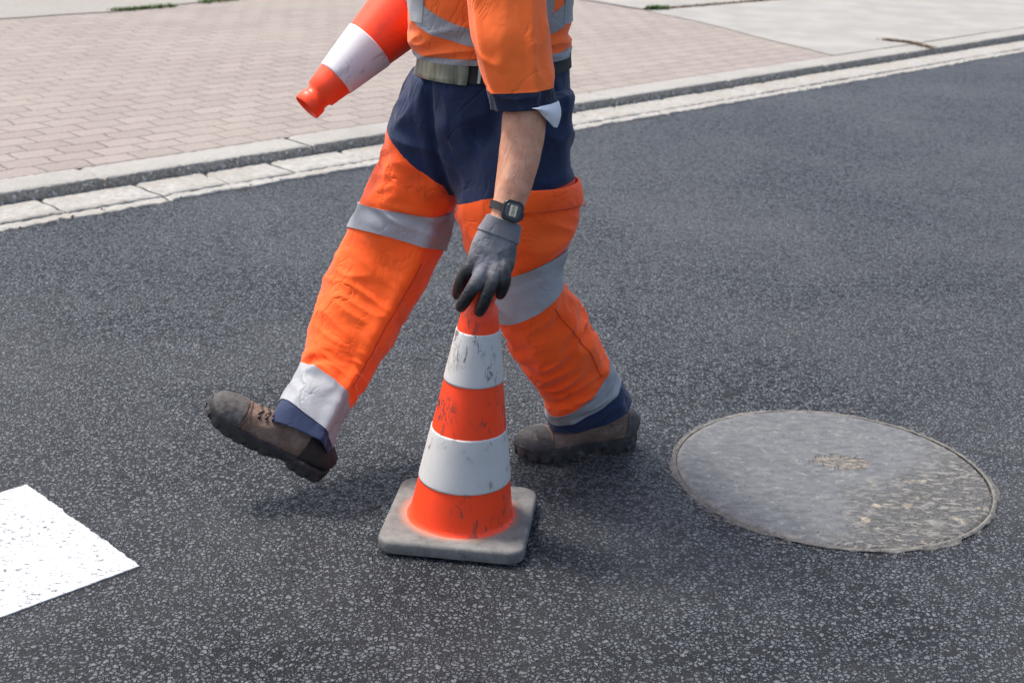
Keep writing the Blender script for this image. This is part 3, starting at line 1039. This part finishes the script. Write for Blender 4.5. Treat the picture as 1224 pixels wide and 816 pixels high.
FLY = [U(a, b, Y) - NPL for a, b, Y in ((514, 98, 2.86), (513, 130, 2.85), (517, 165, 2.84), (524, 200, 2.84), (534, 232, 2.85), (541, 246, 2.86))]
FLY2 = [U(a, b, Y) - NPL for a, b, Y in ((548, 232, 2.84), (530, 215, 2.84), (505, 205, 2.85), (480, 192, 2.9))]


def dseg(p, P):
    best = (9, 0)
    for a, b in zip(P[:-1], P[1:]):
        a2, b2, p2 = a[[0, 2]], b[[0, 2]], p[[0, 2]]
        ab = b2 - a2; k = min(1, max(0, ((p2 - a2) @ ab)/(ab @ ab))); q = a2 + ab*k
        d_ = np.linalg.norm(p2 - q)
        if d_ < best[0]: best = (d_, ab[0]*(p2 - a2)[1] - ab[1]*(p2 - a2)[0])
    return best


def hip_folds(p):
    z_ = p[2] + NPL[2]
    d_ = 0.0
    if p[1] < .06 and z_ > .60:
        ds, sgn = dseg(p, FLY)
        d_ += -.007*gauss(ds, .007) + .006*gauss(ds - .020, .013)*(1 if sgn < 0 else .35)
        r = 1 - 2.2*abs(nz((p[0]*.9 - p[2]*.55, p[1], p[2]*1.15 + p[0]*.6), 12.0, 6))
        d_ += .0075*(max(r, -.1) - .4)*gauss(z_ - .78, .11)
        r2 = 1 - 2.2*abs(nz((p[0]*1.2, p[1], p[2]*.25), 22.0, 16))
        d_ += .0035*max(r2, 0)*gauss(z_ - .88, .05)
    return d_


trousers = blended([np.array(p) - NPL for p in V], Fc, Z, .0042, 60, wf, 'trousers', M['trouser'], person, post=hip_folds)
for L_, a0, zf_ in ((FL, 3.25, fl_zone), (RL, 4.70, rl_zone)):
    V, Fc, Z = loft_mesh(L_, t0=a0, nt_=200, nth=140, zone=zf_, hem1=True)
    lower = child(V, Fc, 'lower_leg', M['trouser'], attrs={'zone': Z}, parent=trousers); cleanup(lower.data)


def pch(name, L, *a, parent=trousers, **k):
    o = patch(name, L, *a, parent, **k)
    o.data.transform(Matrix.Translation(-PL))
    return o


cs = math.cos
pch('reflective_band', FL, lambda th: 2.90 - .26*cs(th) - .12*math.sin(th), lambda th: 3.64 - .20*cs(th) - .12*math.sin(th), 0, 2*PI, .0048, M['refl'], nth=140, nt_=20)
pch('reflective_band', FL, lambda th: 7.72 + .22*cs(th), lambda th: 8.66 + .20*cs(th), 0, 2*PI, .0022, M['refl'], nth=140, nt_=20)
pch('reflective_band', RL, lambda th: 4.33 - .27*cs(th), lambda th: 5.16 - .10*cs(th), 0, 2*PI, .0048, M['refl'], nth=140, nt_=20)
pch('reflective_band', RL, lambda th: 8.02 - .42*cs(th), lambda th: 8.56 - .23*cs(th), 0, 2*PI, .0022, M['refl'], nth=140, nt_=20)
# cargo pocket on the near thigh
cp = pch('cargo_pocket', RL, lambda th: 2.62 - .12*cs(th), lambda th: 4.22 - .22*cs(th), math.radians(-30), math.radians(96), .005, M['orange'], nth=60, nt_=40, edge=.007)
fp = pch('pocket_flap', RL, lambda th: 2.20 - .38*cs(th), lambda th: 2.86 - .26*cs(th), math.radians(-34), math.radians(100), .0125, M['orange'], nth=60, nt_=20, edge=.006, base=.009, parent=cp)


# seams down the legs
def seam(L, thf, t0, t1, off=.0012, r=.0009, parent=trousers, mat=None, n=90):
    pts = [L.pt(t0 + (t1 - t0)*i/n, thf(t0 + (t1 - t0)*i/n), off) - np.array(PL) for i in range(n + 1)]
    v_, f_ = tube_pts(pts, r, 6)
    return mesh('seam', v_, f_, mat or M['thread'], parent)


seam(RL, lambda t: math.radians(80 - 3*t), 5.25, 7.6)
seam(FL, lambda t: math.radians(56), 3.8, 7.7)

seam_pts = []
for tt, a0_, a1_ in ((lambda th: 2.80 - .26*cs(th), -30, 96),):
    pts_ = [RL.pt(tt(math.radians(a)), math.radians(a), .0215) - np.array(PL) for a in np.linspace(a0_, a1_, 60)]
    v_, f_ = tube_pts(pts_, .0009, 6); mesh('stitching', v_, f_, M['thread'], fp)

# belt
belt = pch('belt', PVS, lambda th: .30 - .55*max(0, cs(th)), lambda th: 1.30 - .6*max(0, cs(th)), 0, 2*PI, .007, M['blackrub'], parent=person, nth=140, nt_=8)
pch('buckle', PVS, lambda th: .22, lambda th: 1.40, math.radians(108), math.radians(182), .0125, M['buckle'], parent=belt, nth=50, nt_=10, edge=.004)
pch('belt_end', PVS, lambda th: .45, lambda th: 1.25, math.radians(99), math.radians(101.0), .0105, M['metal'], parent=belt, nth=4, nt_=6)
for dg_ in (88, 60):
    pch('belt_loop', PVS, lambda th: .15, lambda th: 1.55, math.radians(dg_), math.radians(dg_ + 4), .010, M['navy'], parent=trousers, nth=6, nt_=8)


# shirt
def sh_disp(t, th, p):
    d = .006*nz(p, 6, 51) + .004*nz(p, 13, 54)
    r = 1 - 2*abs(nz((th*1.6 - t*.9, t*.9 + th*.4, 55), 1.0))
    d += .009*(r - .5)*gauss(t - .8, 1.4)
    return d


SH = Loft([(589, 64, 2.945, 92, .132), (586, 44, 2.943, 97, .142), (585, 20, 2.94, 98, .146), (588, -20, 2.93, 100, .148), (588, -70, 2.91, 104, .148),
           (584, -125, 2.885, 108, .142), (580, -170, 2.87, 98, .125), (576, -200, 2.865, 62, .09), (574, -215, 2.86, 34, .07)], 2.2, sh_disp)

SH.shear = 0
SH.level = (-1.5, .85, np.array([-.02, -.03, 1.0]))


def zero(t, th, p): return -1.0


SL_secs = [(604, -130, 2.80, 44, .070), (604, -90, 2.76, 50, .076), (605, -40, 2.735, 51, .074), (606, 5, 2.72, 48.5, .070), (612, 52, 2.70, 45, .066), (621, 100, 2.69, 40.5, .062), (626, 127, 2.685, 38, .060)]


def sl_disp(t, th, p):
    w1 = (th - math.radians(140) + PI) % (2*PI) - PI
    w2 = (th - math.radians(35 + 6*t) + PI) % (2*PI) - PI
    return .007*nz(p, 7, 61) + .004*nz(p, 14, 64) + .008*max(0, .55 - 1.9*abs(nz((th*1.1 + t*.5, t*.75, 66), 1.0)))*min(1, .3 + max(0, t - 3)*.4) + .005*gauss(w1, .16) + .006*gauss(w2, .14)*min(1, max(0, t - 2)) - .003*gauss(w2 + .3, .2)


SL = Loft(SL_secs, 2.1, sl_disp)

SL.level = (2.5, .85, np.array([.10, .0, -1.0])/1.005)


def sl_zone(t, th, p): return t - (5.16 + .02*math.cos(th))


chestC = U(585, -125, 2.885)
shR = chestC + RIGHT*.20 + np.array([0, 0, .02])
elR = shR + RIGHT*.07 - HEAD*.14 + np.array([0, 0, -.25])
wrR = elR + HEAD*.20 + np.array([0, 0, .08]) + RIGHT*.05
SR = Loft([(*(shR + RIGHT*-.05 + np.array([0, 0, .03])), .07, .07), (*shR, .078, .078), (*((shR + elR)/2), .072, .072), (*elR, .062, .062), (*(elR*.75 + wrR*.25), .058, .058)],
          2.0, lambda t, th, p: .005*nz(p, 9, 71), world=True, ref=RIGHT)
parts = [loft_mesh(SH, nt_=150, nth=140, zone=zero, hem0=True),
         loft_mesh(SL, nt_=150, nth=110, zone=sl_zone, hem1=True),
         loft_mesh(SR, nt_=60, nth=60, zone=zero, hem1=True)]
V, Fc, Z = merge(parts)
shirt = child(V, Fc, 'shirt', M['shirt'], attrs={'zone': Z}); cleanup(shirt.data)
pch('reflective_band', SH, lambda th: 0, lambda th: .40 - .12*cs(th), 0, 2*PI, .0022, M['refl'], parent=shirt, nth=140, nt_=6)
pch('reflective_band', SH, lambda th: 1.62 + .55*max(-1, -abs(cs(th)))*-1 - .95*math.sin(th)*(1 if math.sin(th) > 0 else .2)*1.0 + .35,
    lambda th: 2.5 + .40*abs(cs(th)) - .95*math.sin(th)*(1 if math.sin(th) > 0 else .2) + .35, 0, 2*PI, .0022, M['refl'], parent=shirt, nth=140, nt_=14)
pch('shoulder_band', SH, lambda th: 2.0, lambda th: 6.2, math.radians(148), math.radians(172), .0032, M['refl'], parent=shirt, nth=14, nt_=60)
pch('shoulder_band', SH, lambda th: 2.1 + abs(th - math.radians(119))*1.5, lambda th: 6.2, math.radians(104), math.radians(134), .0036, M['refl'], parent=shirt, nth=14, nt_=60)
pch('shoulder_band', SH, lambda th: 2.0, lambda th: 6.2, math.radians(22), math.radians(40), .0032, M['refl'], parent=shirt, nth=14, nt_=60)
# turned up pale lining at the back of the cuff
pts = []
V, Fc = [], []
NA, NB = 24, 8
for lay in (.0, .002):
    for i in range(NA + 1):
        th = math.radians(78 - 108*i/NA)
        u_ = i/NA; dep = .052*math.sin(PI/2*min(1, u_/.70))**1.4*(1 if u_ < .70 else math.cos(PI/2*(u_ - .70)/.42))
        for j in range(NB + 1):
            p = SL.pt(SL.n, th, lay + .0025 + .006*math.sin(PI*j/NB)) 
            V.append(p + np.array([0, 0, .006 - (dep)*j/NB]) - np.array([.0, 0, 0]))
K = (NA + 1)*(NB + 1)
for l in (0, 1):
    for i in range(NA):
        for j in range(NB):
            a = l*K + i*(NB + 1) + j; Fc.append((a, a + 1, a + NB + 2, a + NB + 1))
o = child(V, Fc, 'cuff_lining', M['lining'], parent=shirt)

# ---------- body: one continuous mesh (forearm shows, the rest is inside the clothes)
FA = Loft([(606, -60, 2.75, 30, .046), (610, 20, 2.71, 31, .048), (622, 80, 2.69, 28, .044), (628, 118, 2.685, 26.5, .042), (626, 148, 2.675, 26.5, .042),
           (622, 182, 2.66, 25.5, .039), (615, 216, 2.64, 22.5, .033), (607, 247, 2.622, 18.8, .027), (602, 268, 2.61, 18, .024), (597, 292, 2.60, 19, .015)], 2.1,
          lambda t, th, p: .0015*nz(p, 30, 5) + .0022*gauss(((th - 1.2 + PI) % (2*PI) - PI), .18)*gauss(t - 6.5, 1.6) + .0016*gauss(((th - 1.9 + PI) % (2*PI) - PI), .14)*gauss(t - 5.8, 1.5))


def scaled(L_, k, cut=None):
    q = Loft([(0, 0, 1, 1, 1)]*2); q.P = L_.P.copy(); q.P[:, 3:] *= k; q.n = L_.n; q.e = 2.0; q.disp = None; q.ref = L_.ref; q.c = {}; q.level = L_.level; q.shear = 0
    if cut: q.P = q.P[:cut]; q.n = cut - 1
    return q


TO = scaled(SH, .86); PB = scaled(PVS, .84); LA = scaled(FL, .66, 9); LB = scaled(RL, .72, 9)
neck = U(574, -215, 2.86); hc = neck + HEAD*.05 + np.array([0, 0, .16])
NK = Loft([(*(neck - [0, 0, .06]), .06, .06), (*(neck + [0, 0, .03]), .055, .058), (*(hc - [0, 0, .04]), .055, .058)], 2, None, True, HEAD)
RA = Loft([(*(chestC + RIGHT*.08), .05, .05), (*shR, .058, .058), (*((shR + elR)/2), .048, .048), (*elR, .040, .040), (*((elR + wrR)/2), .038, .038), (*wrR, .026, .03)], 2, None, True, RIGHT)
LS = Loft([(*(chestC - RIGHT*.05), .06, .06), (*U(604, -95, 2.78), .05, .05), (*U(606, -40, 2.74), .045, .045)], 2, None, True, RIGHT)
hv, hf = [], []
NH = 28
for i in range(NH + 1):
    ph = PI*i/NH
    for k in range(36):
        a = 2*PI*k/36
        x, y, z = math.sin(ph)*math.cos(a), math.sin(ph)*math.sin(a), math.cos(ph)
        jaw = 1 - .28*max(0, -z)**1.3
        fx = .098*x*(jaw if x > 0 else 1 - .2*max(0, -z))
        fy = .078*y*jaw
        fz = .122*z
        if x > 0:
            fx += .024*gauss(y*.078, .012)*gauss(z*.122 + .012, .018) + .006*gauss(z*.122 + .058, .008)*gauss(y*.078, .025)
            fx -= .008*(gauss(y*.078 - .031, .014) + gauss(y*.078 + .031, .014))*gauss(z*.122 - .014, .013)
            fx += .004*gauss(z*.122 - .034, .008)
        fy += .012*(1 if y > 0 else -1)*gauss(x*.098 + .005, .014)*gauss(z*.122, .028)*(abs(y) > .7)
        hv.append(hc + HEAD*fx - RIGHT*fy + np.array([0, 0, fz]))
for i in range(NH):
    for k in range(36):
        a = i*36 + k; b = i*36 + (k + 1) % 36; hf.append((a, b, b + 36, a + 36))
parts = [loft_mesh(L_, nt_=60, nth=48) for L_ in (TO, PB, LA, LB, NK, RA, LS)] + [loft_mesh(FA, nt_=110, nth=64), (hv, hf)]
V, Fc, Z = merge(parts)
V = [np.array(p) - np.array(PL) for p in V]
body = remeshed('body', V, Fc, .0055, 6, M['skin'], person)
# hair cap
V, Fc = [], []
for i in range(13):
    ph = 1.5*i/12
    for k in range(40):
        a = 2*PI*k/40; x = math.cos(a)
        pe = ph*(1.0 + .55*max(0, -x) - .30*max(0, x))
        q = np.array([math.sin(pe)*math.cos(a)*.106, math.sin(pe)*math.sin(a)*.086, math.cos(pe)*.130])
        q = q*(1 + .02*nz(q, 60))
        V.append(hc + HEAD*q[0] - RIGHT*q[1] + np.array([0, 0, q[2]]))
for i in range(12):
    for k in range(40):
        a = i*40 + k; b = i*40 + (k + 1) % 40; Fc.append((a, b, b + 40, a + 40))
hair = child(V, Fc, 'hair', M['hair'])
for s_ in (-1, 1):
    ec = hc + HEAD*.0765 + RIGHT*.031*s_ + np.array([0, 0, .014]); V, Fc = [], []
    for i in range(9):
        for k in range(12):
            a, ph = 2*PI*k/12, PI*i/8
            V.append(ec + .0115*np.array([math.sin(ph)*math.cos(a), math.sin(ph)*math.sin(a), math.cos(ph)]))
    for i in range(8):
        for k in range(12):
            a = i*12 + k; b = i*12 + (k + 1) % 12; Fc.append((a, b, b + 12, a + 12))
    child(V, Fc, 'eye', M['eye'])

# ---------- gloves
palm = Loft([(603, 262, 2.612, 20, .027), (598, 276, 2.606, 23.5, .026), (592, 292, 2.596, 27.0, .023), (588, 308, 2.586, 28.5, .021), (585, 320, 2.578, 27.5, .019), (583, 330, 2.574, 23, .015)], 2.5)
fing = {   # knuckle, middle joints, tip: position and half width in picture units, depth
    'index': [(572, 308, 2.588, 9), (561, 321, 2.580, 9.0), (553, 334, 2.584, 8.2), (549, 344, 2.592, 7.8), (547, 352, 2.600, 6.8)],
    'middle': [(581, 315, 2.576, 9.2), (573, 331, 2.560, 8.8), (564, 346, 2.553, 8.4), (555, 360, 2.553, 7.8), (551, 367, 2.558, 6.8)],
    'ring': [(592, 317, 2.574, 9), (589, 333, 2.556, 8.6), (584, 348, 2.546, 8.4), (577, 364, 2.544, 8.0), (573, 372, 2.549, 7.0)],
    'little': [(602, 314, 2.576, 8.4), (603, 327, 2.562, 8.2), (603, 338, 2.556, 7.6), (600, 347, 2.560, 7.2), (598, 352, 2.566, 6.4)],
    'thumb': [(582, 290, 2.610, 10), (573, 301, 2.632, 10), (566, 314, 2.652, 9.4), (564, 328, 2.666, 8.8), (566, 338, 2.672, 7.6)]}
gp = [loft_mesh(palm, nt_=40, nth=48)]
chains = {}
for k, q in fing.items():
    L_ = Loft([(a, b, c, r, r*depth(U(a, b, c))/F*.98) for a, b, c, r in q], 2.0)
    chains[k] = L_
    v_, f_, z_ = loft_mesh(L_, nt_=30, nth=24)
    gp.append((v_, f_, z_))
    # rounded fingertip
    C, A, B, a_r, b_r, T = L_.frame(L_.n); sv_, sf_ = [], []
    for i in range(9):
        for j in range(16):
            ph, an = PI*i/8, 2*PI*j/16
            sv_.append(C + a_r*.985*(math.sin(ph)*math.cos(an)*A + math.sin(ph)*math.sin(an)*B + math.cos(ph)*T*1.05))
    for i in range(8):
        for j in range(16):
            a = i*16 + j; b = i*16 + (j + 1) % 16; sf_.append((a, b, b + 16, a + 16))
    gp.append((sv_, sf_))
V, Fc, Z = merge(gp)
GL = U(600, 265, 2.61)
V = [np.array(p) - np.array(PL) for p in V]
glove = remeshed('glove', V, Fc, .0019, 5, M['glove'], person)
# rubber coating: fingertips and palm side
vals = []
samp = {k: [(L_.n*i/24, L_.frame(L_.n*i/24)[0]) for i in range(25)] for k, L_ in chains.items()}
pc = [palm.frame(palm.n*i/12)[0] for i in range(13)]
lim = {'index': -.05, 'middle': .24, 'ring': .08, 'little': -.10, 'thumb': .3}
for vv in glove.data.vertices:
    p = np.array(vv.co) + np.array(PL)
    best = (9, 'palm', 0)
    for k, ss in samp.items():
        for t_, c in ss:
            d2_ = ((p - c)**2).sum()
            if d2_ < best[0]: best = (d2_, k, t_/4)
    dp = min(((p - c)**2).sum() for c in pc)
    nrm = np.array(vv.normal)
    back = nrm[1]       # facing away from the near side = palm
    if best[1] == 'palm' or dp < best[0]*.8: val = -.35 + 1.3*max(0, back - .1)
    else: val = (best[2] - lim[best[1]])*1.6 + 1.0*max(0, back)
    vals.append(val)
at = glove.data.attributes.new('zone', 'FLOAT', 'POINT'); at.data.foreach_set('value', vals)
gc = patch('glove_cuff', palm, lambda th: .05, lambda th: 1.45, 0, 2*PI, .0028, M['cuff'], glove, nt_=12, nth=60)
gc.data.transform(Matrix.Translation(-PL))
# right glove: same glove turned over, closed on the carried cone
wl = Vector(palm.frame(0)[0]) - PL
for ob, par in ((glove, person),):
    g2_ = ob.copy(); g2_.data = ob.data; COL.objects.link(g2_); g2_.parent = person
    T_dir = palm.frame(2)[5]
    tgt = Vector((HEAD*.55 - RIGHT*.7 + np.array([0, 0, .15]))).normalized()
    rot = Vector(T_dir).rotation_difference(tgt).to_matrix().to_4x4()
    g2_.matrix_local = Matrix.Translation(Vector(wrR) - PL) @ rot @ Matrix.Diagonal((-1, 1, 1, 1)) @ Matrix.Translation(-wl)
    c2_ = gc.copy(); COL.objects.link(c2_); c2_.parent = g2_

# ---------- wrist watch
WT = 7.18
watch = patch('wristwatch', FA, lambda th: WT - .02*0 - .16 + .12*cs(th), lambda th: WT + .20 + .12*cs(th), 0, 2*PI, .0045, M['blackrub'], person, nt_=8, nth=70)
watch.data.transform(Matrix.Translation(-PL))
C, A, B, a_, b_, T = FA.frame(WT + .02)
th_w = math.radians(74)
pw = FA.pt(WT + .06, th_w, .003)
nw = (A*math.cos(th_w)/a_ + B*math.sin(th_w)/b_); nw /= np.linalg.norm(nw)
yw = -(T - nw*(T @ nw)); yw /= np.linalg.norm(yw); xw = np.cross(yw, nw)


def rbox(w_, h_, d0, d1, r, n_=6, cham=.0012):
    V, Fc = [], []
    lay = [(0, d0), (0, d1 - cham), (-cham, d1)]
    for ins, z in lay:
        for cx, cy, a0 in ((1, 1, 0), (-1, 1, PI/2), (-1, -1, PI), (1, -1, 1.5*PI)):
            for j in range(n_ + 1):
                a = a0 + PI/2*j/n_; rr = max(r + ins, .0002)
                x = cx*(w_ + ins - rr) + rr*math.cos(a); y = cy*(h_ + ins - rr) + rr*math.sin(a)
                V.append(pw + xw*x + yw*y + nw*z)
    m = 4*(n_ + 1)
    for i in range(2):
        for k in range(m):
            a = i*m + k; b = i*m + (k + 1) % m; Fc.append((a, b, b + m, a + m))
    Fc.append(tuple(2*m + k for k in range(m))); Fc.append(tuple(range(m))[::-1])
    return V, Fc


V, Fc = rbox(.021, .0205, 0, .0095, .012); case = child(V, Fc, 'watch_case', M['black'], parent=watch); sharp(case, 40)
V, Fc = rbox(.016, .015, .0095, .0102, .011); bz = child(V, Fc, 'bezel', plain('bezel_grey', (.06, .06, .065), .3), parent=watch); sharp(bz, 40)
V, Fc = rbox(.0070, .0105, .0100, .0106, .0015, cham=.0002); dsp = child(V, Fc, 'display', M['lcd'], parent=watch, smooth=False)
V, Fc = [], []
for iy in range(4):       # upright digits as dark segments
    yy = .0072 - iy*.0048
    for sx, sy, ww, hh_ in ((0, .0016, .0026, .00035), (0, -.0016, .0026, .00035), (-.0026, 0, .00035, .0014), (.0026, 0, .00035, .0014), (0, 0, .0022, .0003)):
        if iy in (1, 3) and sx == 0 and sy == 0: continue
        o_ = len(V)
        for ax_, ay_ in ((-1, -1), (1, -1), (1, 1), (-1, 1)):
            V.append(pw + xw*(sx + ax_*ww) + yw*(yy + sy + ay_*hh_) + nw*.0109)
        Fc.append((o_, o_ + 1, o_ + 2, o_ + 3))
child(V, Fc, 'digits', M['digit'], parent=dsp, smooth=False)


# ---------- boots
BL = .305


def half_w(x):      # sole outline half width along the foot (0 heel .. BL toe)
    u = x/BL
    w_ = .036 + .006*math.sin(PI*min(u/.45, 1)) * 0
    pts = [(0, .0), (.02, .020), (.06, .030), (.15, .036), (.35, .034), (.5, .037), (.68, .047), (.8, .048), (.9, .041), (.96, .029), (.99, .015), (1.0, 0)]
    for (a, p), (b, q) in zip(pts[:-1], pts[1:]):
        if a <= u <= b:
            k = (u - a)/(b - a); return p + (q - p)*k
    return 0


def outline(n_=120, k=1.0, dx=0.0):
    up_, dn = [], []
    for i in range(n_ + 1):
        u = .5 - .5*math.cos(PI*i/n_); x = u*BL
        up_.append((x, half_w(x)))
    pts = up_ + [(x, -y) for x, y in up_[-2:0:-1]]
    return pts


def boot(M4, lab, low=False):
    """upper, sole, toe cap, collar, laces of one boot; x runs from heel to toe"""
    inv = Matrix.Translation(-PL) @ M4

    def tr(vs): return [np.array(inv @ Vector(tuple(p))) for p in vs]
    foot_ = Loft([(.006, 0, .050, .026, .030), (.03, 0, .058, .034, .044), (.07, 0, .062, .036, .050), (.11, 0, .060, .036, .050), (.15, 0, .052, .039, .040),
                  (.19, 0, .044, .044, .034), (.23, 0, .040, .046, .032), (.262, 0, .037, .043, .031), (.285, 0, .033, .034, .026), (.299, 0, .030, .016, .015)], 2.3,
                 lambda t, th, p: .0015*nz(p, 40, 3) + .0012*nz(p, 90, 8), world=True, ref=np.array([0, 0, -1.0]))
    shaft = Loft([(.068, 0, .045, .044, .036), (.072, 0, .085, .041, .035), (.080, 0, .105, .038, .034), (.092, 0, .128, .034, .032)], 2.1,
                 lambda t, th, p: .002*nz(p, 30, 3), world=True, ref=np.array([0, 1.0, 0]))
    if low:
        shaft = Loft([(.095, 0, .040, .030, .026), (.090, 0, .062, .027, .024), (.086, 0, .076, .024, .022), (.084, 0, .086, .018, .016)], 2.1, None, world=True, ref=np.array([0, 1.0, 0]))
        foot_.P[:4, 4] *= np.array([.55, .62, .78, .95])
    # shaft leans: simple closed tubes merged into one upper
    V, Fc, _ = merge([loft_mesh(foot_, nt_=70, nth=60), loft_mesh(shaft, nt_=40, nth=60)])
    o = remeshed('boot', V, Fc, .0035, 6, M['boot_up'], person)
    # flatten under the foot
    for q in o.data.vertices:
        if q.co.z < .026: q.co.z = .026
    o.data.transform(inv)
    root = o
    # toe cap
    cap = patch('toe_cap', foot_, lambda th: 6.1 - .15*math.sin(th), lambda th: 9.0, 0, 2*PI, .0028, M['boot_cap'], root, nt_=26, nth=70)
    for q in cap.data.vertices:
        if q.co.z < .027: q.co.z = .027
    cap.data.transform(inv)
    hl = patch('heel_counter', foot_, lambda th: 0.0, lambda th: 2.3 if low else 1.2, 0, 2*PI, .0024, M['collar'] if low else M['boot_cap'], root, nt_=20, nth=60)
    for q in hl.data.vertices:
        if q.co.z < .027: q.co.z = .027
    hl.data.transform(inv)
    # sole with lugs
    out = outline(); K = len(out); V, Fc = [], []
    arch = lambda x: .011*gauss(x - .108, .020)
    toe_spring = lambda x: .012*max(0, (x - .22)/.085)**2
    # lateral lugs: square wave along the arc
    lays = [(.0, 'b'), (.010, 'l'), (.013, 's'), (.024, 'm'), (.033, 'm'), (.036, 't')]
    acc = 0; arc = [0]
    for i in range(1, K): acc += math.hypot(out[i][0] - out[i-1][0], out[i][1] - out[i-1][1]); arc.append(acc)
    for z, ty in lays:
        for i, (x, y) in enumerate(out):
            pr_, nx_ = out[i - 1], out[(i + 1) % K]
            tx, ty_ = nx_[0] - pr_[0], nx_[1] - pr_[1]; L_ = math.hypot(tx, ty_) + 1e-9
            nxv, nyv = -ty_/L_, tx/L_
            lug = 1 if math.sin(arc[i]*2*PI/.032) > -.55 else 0
            e = {'b': -.001 - .0035*(1 - lug), 'l': .0015 - .004*(1 - lug), 's': .0005, 'm': .0035, 't': .0005}[ty]
            zz = z + (arch(x) if ty in 'bl' else arch(x)*.4 if ty == 's' else 0) + toe_spring(x)*(1 if z < .03 else .7)
            V.append((x + nxv*e, y + nyv*e, zz))
    cx_ = [(p[0]) for p in out]
    for l in range(len(lays) - 1):
        for i in range(K):
            a = l*K + i; b = l*K + (i + 1) % K; Fc.append((a, b, b + K, a + K))
    Nn = K//2
    for l, fl in ((0, 1), (len(lays) - 1, 0)):
        for i in range(Nn):
            a = l*K + i; b = l*K + i + 1; c = l*K + (K - i - 1) % K; d_2 = l*K + (K - i) % K
            f = [a, b, c, d_2]
            f2 = []
            for q in f:
                if q not in f2: f2.append(q)
            if len(f2) > 2: Fc.append(tuple(f2 if fl else f2[::-1]))
    so_ = mesh('sole', V, Fc, M['sole'], root); cleanup(so_.data); sharp(so_, 35); so_.data.transform(inv)
    # panel seam round the toe cap and along the side
    for k_, (tc, a0, a1) in enumerate(((5.9, 0, 360),)):
        pts_ = []
        for a in np.linspace(a0, a1, 60):
            th_ = math.radians(a + (0 if k_ == 0 else 90)); q = foot_.pt(tc - .15*math.sin(th_), th_, .0022)
            if q[2] > .034: pts_.append(q)
        if len(pts_) > 8:
            v_, f_ = tube_pts(pts_, .0008, 6); mesh('stitching', tr(v_), f_, M['lace'], root)
    # padded collar
    if not low:
      v_, f_ = tube_pts([shaft.pt(2.7, 2*PI*i/40, .001) for i in range(40)], .006, 8, True)
      mesh('collar', tr(v_), f_, M['collar'], root)
    # tongue, laces, hooks down the instep
    for k, (x, z, hw_) in enumerate(((.146, .098, .019), (.160, .093, .020), (.174, .088, .021), (.188, .082, .022), (.202, .0765, .022))):
        pts_ = [(x + .004*math.sin(j), y, z + .003 - 9*(y*y)) for j, y in enumerate(np.linspace(-hw_, hw_, 9))]
        v_, f_ = tube_pts(pts_, .0017, 7)
        mesh('lace', tr(v_), f_, M['lace'], root)
        for s2 in (-1, 1):
            v_, f_ = tube_pts([(x, s2*hw_, z - .003), (x, s2*(hw_ + .004), z - .002), (x + .001, s2*(hw_ + .007), z - .006)], .0028, 7)
            mesh('lace_hook', tr(v_), f_, M['black'], root)
    # welt stitching
    return root


def frame_from(heel, toe, upish):
    X = Vector(toe) - Vector(heel); X.normalize()
    Z_ = Vector(upish); Z_ = (Z_ - X*Z_.dot(X)).normalized(); Y_ = Z_.cross(X)
    m = Matrix.Identity(4)
    for i in range(3): m[i][0], m[i][1], m[i][2], m[i][3] = X[i], Y_[i], Z_[i], Vector(heel)[i]
    return m


# trailing (left) boot flat on the road, its heel just lifting
hb = G(758, 533, .0); tb = G(603, 549, 0)
bd = (tb - hb); bd /= np.linalg.norm(bd)
boot(frame_from(hb + np.array([0, 0, .004]), hb + bd*BL + np.array([0, 0, .001]), (0, 0, 1)), 'left')
# leading (right) boot in the air, toe up
h3 = G(383, 573, .036)
dr_ = ray(241, 491); dr_ /= np.linalg.norm(dr_)
Lm = np.linalg.norm(np.cross(h3 - CAM, dr_))
Ls = Lm*1.012
t3 = reach(h3, 241, 491, Ls, near=True)
print('lead toe', t3, 'heel', h3, Ls)
m4 = frame_from(h3, t3, (0, -.10, 1)) @ Matrix.Diagonal((Ls/BL, .98, .98, 1))
boot(m4, 'right', True)
